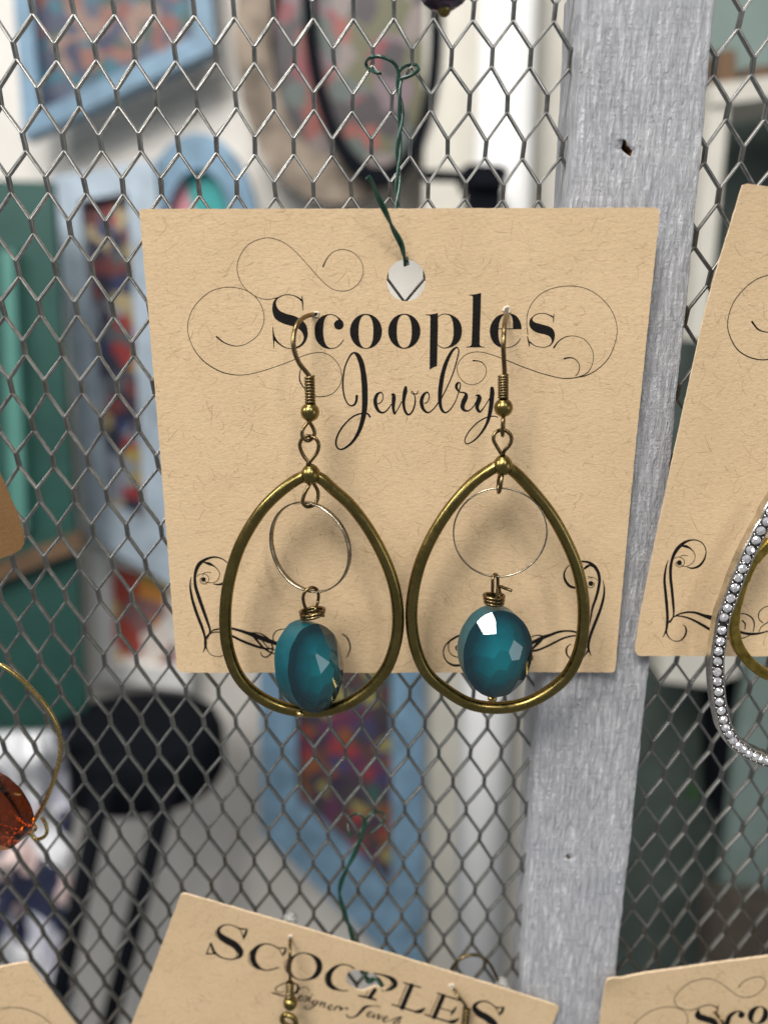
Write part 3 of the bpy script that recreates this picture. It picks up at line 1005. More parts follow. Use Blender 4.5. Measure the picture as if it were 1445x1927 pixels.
# ---- tilted card at the bottom
bott = Card(-.078, lean=-.03, zc=-1.0, curl=(0, -1.1, .03, .04, .03))
hole_b = [(651, 1838), (655, 1830), (664, 1826), (675, 1825), (690, 1828), (705, 1833), (716, 1842), (722, 1851), (724, 1861), (716, 1859), (706, 1856), (701, 1858),
          (693, 1861), (683, 1865), (672, 1863), (660, 1857), (653, 1848)]
bott.make([(341, 1682), (346, 1679), (352, 1680), (1045, 1889), (1050, 1893), (1049, 1899), (960, 2120), (180, 2120), (248, 1927), (300, 1790)],
          [hole_b, ring2d(545, 1762, 4.5, 4, 10, jit=.1), ring2d(850, 1855, 5, 4.5, 10, jit=.1)],
          'tilted kraft card with open outlined capital lettering at the bottom', fibres=500, seed=41)
D1 = (370, 1720, .20761); D2 = (630, 1770, .22837); D3 = (500, 1820, .20761)
bott.ink('letter_s', tf=D1, strokes=[
    [(400, 125, 12), (340, 98, 10), (280, 86, 10), (225, 104, 18), (200, 145, 34), (225, 190, 50), (285, 230, 58), (350, 270, 62), (398, 325, 56), (398, 365, 40), (370, 388, 20),
     (310, 400, 12), (240, 385, 12), (190, 355, 18), (150, 310, 24)],
    [(175, 140, 6), (185, 190, 6), (255, 250, 6), (330, 292, 6), (368, 340, 6), (362, 378, 6)],
    [(385, 122, 16), (462, 132, 12)], [(460, 132, 12), (446, 170, 26), (428, 214, 14)], [(400, 130, 8), (428, 212, 10)], [(132, 248, 8), (95, 348, 12)], [(92, 346, 12), (168, 346, 16)], [(134, 250, 14), (150, 300, 24), (165, 345, 12)]])
bott.ink('letter_c', tf=D1, strokes=[
    [(735, 300, 12), (680, 272, 10), (615, 264, 14), (552, 295, 34), (515, 350, 52), (515, 410, 52), (545, 460, 40), (600, 494, 16), (660, 500, 12), (740, 480, 13)],
    [(580, 268, 6), (495, 325, 6), (471, 390, 6), (495, 450, 6), (570, 496, 6)], [(735, 302, 12), (812, 304, 12)], [(812, 304, 10), (800, 340, 22), (780, 370, 12)], [(745, 304, 8), (780, 368, 8)]])
bott.ink('letter_o', tf=D1, strokes=[
    [(1030, 362, 16), (960, 349, 10), (900, 368, 14), (850, 415, 40), (835, 480, 46), (852, 535, 30), (900, 578, 12), (960, 592, 10), (1020, 586, 18), (1078, 556, 38), (1112, 495, 52),
     (1108, 430, 46), (1072, 386, 26), (1030, 362, 16)],
    [(1050, 385, 6), (1086, 440, 6), (1084, 510, 6), (1040, 572, 6)], [(870, 375, 6), (805, 430, 6), (805, 490, 6), (835, 545, 6)]])
bott.ink('letter_o', tf=D1, strokes=[
    [(1425, 492, 14), (1375, 463, 11), (1305, 458, 14), (1235, 498, 36), (1198, 560, 50), (1202, 620, 48), (1240, 662, 32), (1310, 690, 13), (1370, 690, 10)],
    [(1270, 462, 6), (1185, 525, 6), (1164, 590, 6), (1190, 650, 6), (1250, 688, 6)]])
bott.ink('letter_p', tf=D2, strokes=[
    [(325, 268, 12), (400, 284, 16), (470, 314, 34), (497, 356, 42), (465, 394, 28), (420, 408, 12)], [(430, 296, 5), (468, 345, 5), (440, 392, 5)],
    [(330, 405, 34), (288, 466, 36)], [(195, 450, 12), (290, 472, 20), (340, 487, 12)], [(275, 415, 6), (245, 462, 6)]])
bott.ink('letter_l', tf=D2, strokes=[
    [(632, 368, 38), (554, 552, 40)], [(594, 360, 7), (518, 540, 7)], [(570, 347, 12), (705, 384, 12)], [(470, 525, 12), (560, 552, 14), (690, 592, 14)], [(660, 585, 18), (705, 580, 34), (742, 555, 12)]])
bott.ink('letter_e', tf=D2, strokes=[
    [(892, 455, 38), (818, 628, 38)], [(858, 445, 7), (782, 612, 7)], [(845, 430, 12), (940, 462, 13), (1060, 500, 14)], [(740, 605, 12), (830, 634, 14), (960, 672, 14)],
    [(930, 665, 16), (975, 665, 34), (1018, 640, 12)], [(860, 552, 9), (965, 580, 9)], [(1000, 545, 10), (975, 580, 24), (955, 610, 10)], [(1060, 500, 14), (1070, 530, 24), (1055, 560, 10)]])
bott.ink('letter_s', tf=D2, strokes=[
    [(1330, 548, 12), (1270, 506, 12), (1210, 495, 14), (1160, 520, 28), (1150, 555, 44), (1190, 595, 52), (1260, 635, 56), (1315, 685, 52), (1320, 740, 44)],
    [(1130, 540, 6), (1160, 605, 6), (1240, 655, 6), (1280, 700, 6)], [(1325, 546, 12), (1392, 543, 12)], [(1388, 545, 12), (1375, 575, 26), (1352, 606, 12)], [(1330, 550, 8), (1352, 602, 8)]])
bott.ink('script_lettering', tf=D3, wmin=.9, n=5, strokes=[
    [(58, 222, 12), (110, 236, 16), (160, 250, 13), (220, 250, 13), (272, 225, 22), (296, 180, 24), (270, 142, 14), (190, 134, 10), (120, 160, 10), (90, 190, 10), (112, 216, 8), (180, 214, 6)],
    [(285, 240, 7), (305, 195, 7), (350, 176, 7), (392, 195, 7), (392, 225, 7)],
    [(292, 272, 7), (332, 262, 8), (325, 246, 9), (295, 270, 15), (310, 296, 11), (345, 280, 5)],
    [(340, 288, 5), (372, 252, 8), (378, 276, 14), (362, 302, 10), (342, 298, 6)],
    [(405, 262, 16), (392, 302, 14), (412, 306, 5)], [(418, 242, 10), (424, 240, 10)],
    [(462, 296, 8), (428, 304, 14), (424, 326, 11), (455, 322, 8), (478, 296, 13), (445, 342, 13), (390, 370, 11), (350, 360, 8), (375, 342, 6), (440, 330, 5), (490, 318, 5)],
    [(508, 308, 15), (490, 346, 13)], [(494, 338, 5), (530, 318, 9), (540, 326, 14), (524, 352, 14), (545, 358, 5)],
    [(570, 366, 6), (604, 350, 8), (594, 336, 9), (566, 358, 15), (580, 382, 11), (612, 370, 5)],
    [(640, 352, 14), (622, 384, 14)], [(628, 374, 5), (655, 350, 8), (675, 356, 14), (668, 366, 10)],
    [(690, 362, 14), (674, 388, 12), (705, 372, 6), (740, 364, 10), (738, 380, 12)],
    [(732, 424, 10), (745, 446, 13), (785, 452, 11), (832, 430, 20), (872, 388, 28), (918, 356, 17), (980, 350, 8), (1040, 356, 8)], [(885, 392, 8), (872, 374, 8), (900, 350, 8), (940, 346, 7)],
    [(925, 428, 6), (958, 412, 9), (946, 400, 9), (918, 424, 15), (932, 448, 11), (965, 435, 5)],
    [(985, 420, 14), (970, 455, 14), (1005, 436, 6), (1030, 424, 14), (1014, 466, 14), (1052, 446, 8), (1062, 430, 6)],
    [(1070, 470, 6), (1104, 456, 9), (1092, 442, 9), (1062, 470, 15), (1078, 492, 11), (1110, 480, 5)],
    [(1112, 486, 7), (1200, 454, 12), (1232, 452, 9), (1160, 500, 15), (1180, 512, 6)], [(1215, 484, 14), (1195, 516, 12)]])
torn_lip(bott, 546, 1762, 4.0, 12)
torn_lip(bott, 850, 1855, 4.0, 13)

# ---- card at the lower right
lowr = Card(-.080, lean=-.05, zc=-1.0, curl=(.6, -1.1, .04, .04, 0), corner=((P(1140, 1836, -.08).x, P(1140, 1836, -.08).z), .7, -.7, .075, .16))
lowr.make([(1138, 1841), (1141, 1836), (1150, 1835), (1168, 1838), (1300, 1819), (1445, 1797), (1800, 1750), (1750, 2120), (1095, 2120), (1128, 1927)],
          [ring2d(1345, 1905, 4.5, 4, 10, jit=.1)],
          'kraft card with thin scroll print at the lower right corner', fibres=260, seed=51)
E1 = (1130, 1780, .218)
lowr.ink('flourish', tf=E1, strokes=[
    [(1185, 350, 10), (1220, 305, 7), (1290, 270, 6), (1360, 258, 6), (1410, 280, 6), (1415, 320, 6), (1370, 385, 6), (1300, 425, 6), (1220, 437, 6), (1150, 405, 6), (1070, 345, 6),
     (1000, 300, 6), (930, 280, 6), (860, 285, 6), (760, 320, 6), (680, 385, 6), (635, 450, 6), (650, 510, 6), (700, 540, 6), (760, 550, 6), (820, 540, 8), (880, 515, 9), (950, 505, 9), (1000, 530, 14)],
    [(230, 760, 6), (290, 674, 6), (340, 620, 6), (430, 560, 6), (530, 530, 6), (640, 528, 6), (710, 555, 6), (745, 610, 6), (740, 674, 6), (700, 740, 6)]])
lowr.ink('letter_s', tf=E1, fills=[[(838, 540), (808, 590), (830, 630), (900, 652), (950, 668), (975, 700), (960, 760), (1000, 740), (1018, 690), (985, 625), (920, 600), (860, 580), (850, 555)]],
         strokes=[[(1012, 500, 5), (1004, 540, 12), (1000, 575, 5)]])
lowr.ink('letter_c', tf=E1, fills=[[(1150, 553), (1090, 590), (1055, 674), (1060, 740), (1110, 740), (1105, 674), (1125, 605), (1175, 558)]],
         strokes=[[(1150, 557, 9), (1195, 556, 14), (1225, 578, 26)]], ellipses=[(1206, 588, 28, 26, 0, None)])
lowr.ink('letter_o', tf=E1, ellipses=[(1350, 585, 92, 76, -.35, (1350, 585, 34, 72, .40, 2.2))])

# ---- card at the lower left
lowl = Card(-.10, lean=-.02, zc=-1.0)
lowl.make([(-200, 1855), (0, 1820.5), (48, 1811.5), (54, 1813), (58, 1818), (92, 1860), (143, 1929), (260, 2100), (-200, 2100)], [],
          'kraft card corner peeking in at the lower left', fibres=120, seed=61)
lowl.ink('flourish', tf=(0, 1790, .12457), strokes=[
    [(-150, 930, 9), (0, 870, 10), (100, 852, 10), (220, 850, 11), (350, 865, 12), (480, 905, 12), (600, 960, 11), (700, 1030, 10), (790, 1110, 9)]])

# ------------------------------------------------------------------ green wire ties
def pair(mb, pts, rad, rate, off, seg=10, phase=0.0):
    """two strands twisted round a centre line given as 3-D points"""
    c = [Vector(p) for p in catmull([tuple(p) for p in pts], 12)]
    L = 0
    A, B = [], []
    for i, p in enumerate(c):
        if i:
            L += (p - c[i - 1]).length
        t = (c[min(i + 1, len(c) - 1)] - c[max(i - 1, 0)]).normalized()
        u = t.cross(Vector((0, 1, 0))).normalized()
        w = t.cross(u)
        a = L * rate + phase
        d = (u * math.cos(a) + w * math.sin(a)) * off
        A.append(p + d); B.append(p - d)
    mb.tube(A, rad, seg); mb.tube(B, rad, seg)


def px3(pts, tf):
    ox, oy, k = tf
    return [P(ox + a * k, oy + b * k, y) for a, b, y in pts]


def smooth3(pts, n=8, closed=False):
    return [Vector(p) for p in catmull([tuple(p) for p in pts], n, closed)]


G1 = (500, 0, .346)
tie = empty('wire_tie', P(745, 390, -.03), 'dark green twisted wire tie hooked on the mesh above the middle card', 'wire tie', 'green wire ties')
mb = MB()
pair(mb, px3([(728, 425, -.016), (724, 480, -.018), (734, 580, -.020), (735, 660, -.020), (726, 760, -.022), (722, 880, -.024), (722, 960, -.028), (716, 1040, -.034), (716, 1130, -.042)], G1)
     + [P(755, 450, -.060), P(765, 486, -.082), P(765.5, 494, -.096)] , .0030, 55, .0030)
mb.build('twisted_stem', M['green_wire'], tie)
mb = MB()
mb.tube(smooth3(px3([(726, 450, -.017), (722, 405, -.018), (712, 365, -.018), (680, 330, -.020), (620, 308, -.020), (572, 312, -.012), (546, 335, .006), (552, 366, .012), (578, 385, -.004),
                     (604, 396, -.018), (632, 397, -.020)], G1)), .0030, 10)
mb.build('end_hook', M['green_wire'], tie)
mb = MB()
mb.tube(smooth3(px3([(728, 450, -.016), (736, 428, -.019), (765, 420, -.020), (805, 402, -.018), (830, 378, -.004), (818, 354, .012), (780, 352, .010), (742, 370, -.006), (720, 400, -.014), (716, 440, -.014)], G1)), .0030, 10)
mb.build('end_hook', M['green_wire'], tie)
mb = MB()
pair(mb, px3([(762, 1440, -.090), (752, 1395, -.099), (735, 1325, -.108), (690, 1240, -.118), (650, 1150, -.128), (612, 1075, -.136), (580, 995, -.142), (552, 962, -.145)], G1), .0027, 50, .0026, phase=.8)
mb.build('front_tail', M['green_wire'], tie)

G2 = (400, 1250, .41522)
tie2 = empty('wire_tie', P(660, 1765, -.03), 'short green wire tie above the tilted bottom card', 'wire tie', 'green wire ties')
mb = MB()
pair(mb, px3([(690, 700, -.014), (684, 745, -.016), (650, 845, -.018), (612, 920, -.020), (582, 990, -.022), (576, 1050, -.024), (600, 1130, -.028), (625, 1210, -.034), (645, 1275, -.040), (668, 1330, -.045),
             (680, 1400, -.050)], G2), .0030, 38, .0024)
mb.build('twisted_stem', M['green_wire'], tie2)
for pts in ([(690, 705, -.014), (676, 686, -.016), (652, 676, -.010), (628, 690, .004), (615, 720, .002), (618, 755, -.010), (630, 786, -.016)],
            [(690, 705, -.014), (708, 684, -.015), (735, 668, -.008), (768, 672, .008), (780, 695, .004), (760, 732, -.010), (716, 766, -.016)]):
    mb = MB()
    mb.tube(smooth3(px3(pts, G2)), .0026, 10)
    mb.build('end_hook', M['green_wire'], tie2)
mb = MB()
pair(mb, [P(678, 1820, -.048), P(686, 1834, -.052), P(694, 1846, -.055), P(706, 1842, -.062), P(716, 1852, -.066), P(723, 1862, -.070)], .0030, 60, .0032)
mb.build('front_tail', M['green_wire'], tie2)


# ------------------------------------------------------------------ teal bead earrings
def faceted_bead(rx, rz, th, seed, dome=.62, extra=None):
    """oval bead with a smooth rim and cut facets on both faces; local axes: x width, y thickness, z height"""
    rnd = random.Random(seed)
    bm = bmesh.new()
    n = 56
    top = [bm.verts.new((rx * math.cos(2 * math.pi * i / n), -th / 2, rz * math.sin(2 * math.pi * i / n))) for i in range(n)]
    bot = [bm.verts.new((v.co.x, th / 2, v.co.z)) for v in top]
    bm.faces.new(top); bm.faces.new(bot[::-1])
    for i in range(n):
        j = (i + 1) % n
        bm.faces.new((top[j], top[i], bot[i], bot[j]))
    bmesh.ops.recalc_face_normals(bm, faces=bm.faces)
    edge_h = th * .5 * (1 - dome)            # half thickness left at the rim
    for side in (-1, 1):
        pts = [(0, 0)] + [(.44, 60 * k + 25) for k in range(6)] + [(.76, 36 * k + 8) for k in range(10)] + [(.97, 27.7 * k + 3) for k in range(13)]
        xz = []
        for r, a in pts:
            r *= rnd.uniform(.94, 1.06); a = math.radians(a + rnd.uniform(-7, 7))
            xz.append((rx * r * math.cos(a), rz * r * math.sin(a)))
        if extra is not None and side < 0:       # one cut facet added and aimed to flash a lamp at the camera replaces its neighbour
            kk = th * .5 * dome
            ex = (extra.x / -extra.y * rx ** 2 / (2 * kk), extra.z / -extra.y * rz ** 2 / (2 * kk))
            m_ = ((ex[0] / rx) ** 2 + (ex[1] / rz) ** 2) ** .5
            if m_ < 1.05:
                xz = [q for q in xz if math.hypot((q[0] - ex[0]) / rx, (q[1] - ex[1]) / rz) > .26] + [ex]
        for x, z in xz:
            q = min(.97, (x / rx) ** 2 + (z / rz) ** 2)
            k = th * .5 * dome
            h = edge_h + k * (1 - q)
            s_ = 2 * k
            nrm = Vector((s_ * x / rx ** 2, side, s_ * z / rz ** 2)).normalized()
            g = bm.verts[:] + bm.edges[:] + bm.faces[:]
            res = bmesh.ops.bisect_plane(bm, geom=g, plane_co=Vector((x, side * h, z)), plane_no=nrm, clear_outer=True)
            ce = [e for e in res['geom_cut'] if isinstance(e, bmesh.types.BMEdge)]
            if ce:
                try:
                    bmesh.ops.contextual_create(bm, geom=ce)
                except Exception:
                    bmesh.ops.holes_fill(bm, edges=ce, sides=0)
    bmesh.ops.recalc_face_normals(bm, faces=bm.faces)
    me = bpy.data.meshes.new('glass')
    bm.to_mesh(me); bm.free()
    for p in me.polygons:
        p.use_smooth = False
    return me


def coil(c0, c1, R, r, turns, mb, seg=8):
    c0, c1 = Vector(c0), Vector(c1)
    ax = (c1 - c0)
    t = ax.normalized()
    u = t.cross(Vector((0, 1, 0))).normalized()
    w = t.cross(u)
    n = turns * 18
    mb.tube([c0 + ax * (i / n) + (u * math.cos(2 * math.pi * i / 18) + w * math.sin(2 * math.pi * i / 18)) * R for i in range(n + 1)], r, seg)


def hook_end(card_pt, root, mat):
    return


def make_earring(label, Y, tear, topb, hook, coil_px, ball, loop_a, eye, loop_b, ring, bead, bead_rot, wrap, pin, bloop):
    root = empty('earring', P(*tear[len(tear) // 2], Y), label, 'earring', 'bronze teardrop earrings with teal beads')
    s = pxs(Y)
    # teardrop hoop
    path = [P(u, v, Y) for u, v in tear]
    sm = catmull([tuple(p) for p in path], 8)
    mb = MB()
    n = len(sm)
    rad = [.0112 * (1.0 - .06 * math.cos(2 * math.pi * i / n)) for i in range(n)]
    mb.tube(sm, rad, 20)
    hoop = mb.build('teardrop_hoop', M['bronze'], root)
    mb = MB()
    c = P(*topb, Y)
    rows = []
    for i, (rr, zz) in enumerate([(.0045, .0168), (.0060, .0176), (.0110, .0140), (.0160, .0070), (.0176, -.0010), (.0165, -.0085), (.0120, -.0145), (.0060, -.0172), (.0040, -.0168)]):
        rows.append([c + Vector((rr * math.cos(2 * math.pi * k / 24), rr * math.sin(2 * math.pi * k / 24) - .002, zz)) for k in range(24)])
    mb.quad_grid(rows, closed_u=True)
    mb.build('joint_bead', M['bronze'], hoop)
    # ear wire
    hk = [(P(u, v, y)) for u, v, y in hook]
    ew = MB()
    ew.tube(smooth3(hk, 10), .0041, 12)
    wire = ew.build('ear_wire', M['bronze_wire'], root)
    mb = MB()
    coil(P(*coil_px[0]), P(*coil_px[1]), .0070, .00255, 9, mb)
    mb.tube([P(*coil_px[0]), P(*coil_px[1])], .0045, 10)
    mb.build('coil', M['bronze_wire'], wire)
    mb = MB()
    mb.ball(P(*ball), .0163, seg=28, rings=16)
    mb.build('ball', M['bronze'], wire)
    # links
    for nm, lp in (('link', loop_a), ('link', eye), ('link', loop_b)):
        mb = MB()
        mb.tube(smooth3([P(*q) for q in lp], 8), .0034, 10)
        mb.build(nm, M['bronze_wire'], root)
    # thin inner ring (flat strip)
    cx, cy, ry, yaw, band = ring
    c = P(cx, cy, Y - .004)
    R = ry * s * 1.03
    e = Vector((math.cos(yaw), -math.sin(yaw), 0)); a = Vector((math.sin(yaw), math.cos(yaw), 0)); z = Vector((0, 0, 1))
    rows = []
    for rr, aa in ((R - .0004, -band), (R + .0022, -band), (R + .0022, band), (R - .0004, band)):
        rows.append([c + (e * math.cos(t) + z * math.sin(t)) * (rr * (1 + .006 * math.sin(3 * t + 1))) + a * aa for t in [2 * math.pi * k / 72 for k in range(72)]])
    mb = MB()
    mb.quad_grid(rows, closed_u=True, closed_v=True)
    rg = mb.build('inner_ring', M['silver'], root)
    # bead
    bx, by, rx, rz, th, yb = bead
    ctr = P(bx, by, yb)
    lamp = SIDE if bx < 700 else KEY
    hv = ((lamp - ctr).normalized() + (CAM - ctr).normalized()).normalized()
    me = faceted_bead(rx, rz, th, 3 if bx < 700 else 8, extra=bead_rot.inverted() @ hv)
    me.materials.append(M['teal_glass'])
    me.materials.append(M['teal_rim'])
    for p in me.polygons:
        if abs(p.normal.y) < .12:
            p.material_index = 1
    bo = bpy.data.objects.new('bead', me)
    COL.objects.link(bo)
    bo.matrix_world = Matrix.Translation(ctr) @ bead_rot.to_4x4()
    bo.parent = root
    bo.matrix_parent_inverse = root.matrix_world.inverted()
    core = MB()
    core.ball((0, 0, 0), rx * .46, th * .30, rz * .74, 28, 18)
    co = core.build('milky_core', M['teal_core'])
    co.parent = bo
    # wrapped wire, hanging loop and pin
    mb = MB()
    mb.tube(smooth3([P(*q) for q in bloop], 8), .0030, 10)
    mb.build('hanging_loop', M['bronze_wire'], root)
    mb = MB()
    mb.tube(smooth3([P(*q) for q in wrap], 8), .0030, 10)
    mb.build('wrapped_wire', M['bronze_wire'], root)
    mb = MB()
    u, v, y, r = pin
    mb.ball(P(u, v, y), r, r, r * .85, 18, 10)
    mb.build('pin_head', M['gold'], root)
    return root


def zm(tf, pts, ys):
    ox, oy, k = tf
    if not hasattr(ys, '__len__'):
        ys = [ys] * len(pts)
    return [(ox + a * k, oy + b * k, y) for (a, b), y in zip(pts, ys)]


T1 = (340, 860, .3183); T2 = (740, 840, .3183)
tear1 = [(T1[0] + a * .3183, T1[1] + b * .3183) for a, b in [
    (740, 112), (690, 132), (600, 195), (500, 290), (420, 400), (350, 530), (300, 680), (272, 830), (265, 1000), (285, 1150), (340, 1290), (430, 1390), (560, 1465), (700, 1500), (840, 1500), (980, 1460),
    (1110, 1375), (1210, 1260), (1265, 1120), (1285, 980), (1275, 830), (1240, 690), (1180, 550), (1100, 410), (1000, 280), (900, 190), (840, 135), (790, 110)]]
tear2 = [(T2[0] + a * .3183, T2[1] + b * .3183) for a, b in [
    (620, 118), (580, 135), (480, 205), (380, 310), (290, 430), (210, 570), (150, 720), (115, 880), (108, 1040), (135, 1200), (200, 1340), (310, 1440), (450, 1520), (600, 1545), (760, 1525), (900, 1460),
    (1020, 1360), (1090, 1230), (1120, 1080), (1120, 900), (1085, 720), (1020, 560), (930, 400), (820, 260), (720, 155), (665, 118)]]
YE = -.165
H1 = (530, 570, .1038); K1 = (540, 740, .1142); W1 = (500, 1090, .14008)
H2 = (890, 560, .1971); W2 = (840, 1070, .14008)


def wraps(cx, cy, rx, ry, y0, yr, turns, tilt, step, start=0.0, tail=()):
    """wire wound round a neck, seen from a little above"""
    out = []
    n = int(turns * 10)
    for i in range(n + 1):
        a = start + 2 * math.pi * i / 10
        t = i / n
        out.append((cx + rx * (1 - .12 * t) * math.cos(a), cy + ry * .0 + step * (t - .5) * turns + ry * math.sin(a) * .9 + tilt * math.cos(a), y0 - yr * math.sin(a)))
    return list(tail) + out


make_earring(
    'left bronze teardrop earring with teal faceted bead turned to show its smooth side', YE, tear1, (585, 892),
    zm(H1, [(690, 225), (600, 208), (500, 225), (400, 270), (300, 360), (240, 500), (215, 650), (220, 800), (255, 950), (330, 1110), (420, 1220), (495, 1320), (512, 1400)],
       [-.060, -.080, -.105, -.125, -.145, -.160, -.168, -.172, -.172, -.170, -.168, -.166, -.165]),
    [(582.5, 708.5, -.165), (584, 760, -.165)], (583.5, 775.5, -.165),
    zm(K1, [(385, 430), (330, 500), (270, 580), (250, 650), (265, 730), (350, 785), (430, 730), (455, 650), (430, 570), (385, 490), (370, 430)], [-.165, -.167, -.170, -.172, -.172, -.168, -.160, -.158, -.158, -.162, -.165]),
    zm(K1, [(400, 1200), (350, 1130), (270, 1020), (225, 920), (215, 830), (260, 740), (350, 705), (450, 730), (515, 810), (520, 900), (490, 990), (420, 1080), (345, 1170), (370, 1210)],
       [-.165, -.163, -.160, -.158, -.157, -.158, -.163, -.172, -.174, -.174, -.174, -.174, -.172, -.166]),
    zm(K1, [(400, 1450), (360, 1530), (300, 1640), (265, 1740), (265, 1810), (330, 1870), (430, 1850), (490, 1780), (515, 1690), (500, 1590), (440, 1490), (410, 1440)],
       [-.165, -.170, -.174, -.176, -.176, -.172, -.164, -.160, -.158, -.158, -.162, -.165]),
    (582, 1030, 85, math.radians(28), .0050),
    (582, 1253, .0610, .0860, .112, -.180), Matrix.Rotation(math.radians(41), 3, 'Z') @ Matrix.Rotation(math.radians(-7), 3, 'X') @ Matrix.Rotation(math.radians(-4), 3, 'Y'),
    wraps(588, 1155, 23, 6.5, -.172, .022, 2.6, -4.0, 5.5, 2.6),
    (565, 1343, -.196, .0075),
    zm(W1, [(560, 470), (545, 410), (515, 330), (505, 230), (545, 150), (620, 110), (690, 140), (710, 220), (700, 310), (670, 400), (630, 470)], [-.172, -.176, -.178, -.178, -.176, -.170, -.164, -.162, -.164, -.176, -.176]))

make_earring(
    'right bronze teardrop earring with teal faceted bead catching a white highlight', YE, tear2, (945.5, 875),
    zm(H2, [(322, 118), (318, 138), (310, 190), (300, 260), (293, 360), (289, 480), (294, 600), (300, 720), (296, 780)], [-.060, -.085, -.125, -.155, -.175, -.182, -.178, -.170, -.166]),
    [(946.5, 706, -.165), (946.5, 750, -.165)], (947, 767, -.165),
    zm(H2, [(288, 1120), (284, 1170), (281, 1240), (279, 1300), (281, 1318), (284, 1290), (288, 1230), (290, 1170), (288, 1120)], [-.168, -.178, -.180, -.176, -.165, -.154, -.150, -.154, -.162]),
    zm(H2, [(285, 1510), (262, 1480), (225, 1420), (195, 1360), (205, 1300), (250, 1268), (305, 1268), (352, 1305), (366, 1355), (345, 1410), (300, 1460), (284, 1510)],
       [-.165, -.170, -.172, -.172, -.170, -.166, -.166, -.168, -.170, -.170, -.168, -.165]),
    zm(H2, [(276, 1670), (272, 1730), (262, 1800), (250, 1850), (240, 1858), (238, 1820), (242, 1750), (256, 1690), (270, 1670)], [-.168, -.177, -.180, -.176, -.166, -.156, -.152, -.156, -.162]),
    (940, 1003, 84, math.radians(4), .0016),
    (930.5, 1224, .0650, .0825, .112, -.180), Matrix.Rotation(math.radians(8), 3, 'Z') @ Matrix.Rotation(math.radians(-7), 3, 'X') @ Matrix.Rotation(math.radians(3), 3, 'Y'),
    wraps(929, 1127, 19, 7, -.172, .021, 2.7, 3.0, 6.0, -.9, tail=[(962, 1111.5, -.182), (950, 1107, -.172), (940, 1104, -.160)]),
    (926, 1314, -.176, .0090),
    zm(W2, [(640, 400), (618, 330), (618, 230), (622, 130), (650, 75), (682, 110), (688, 200), (682, 300), (672, 390)], [-.176, -.182, -.184, -.182, -.172, -.162, -.160, -.164, -.168]))


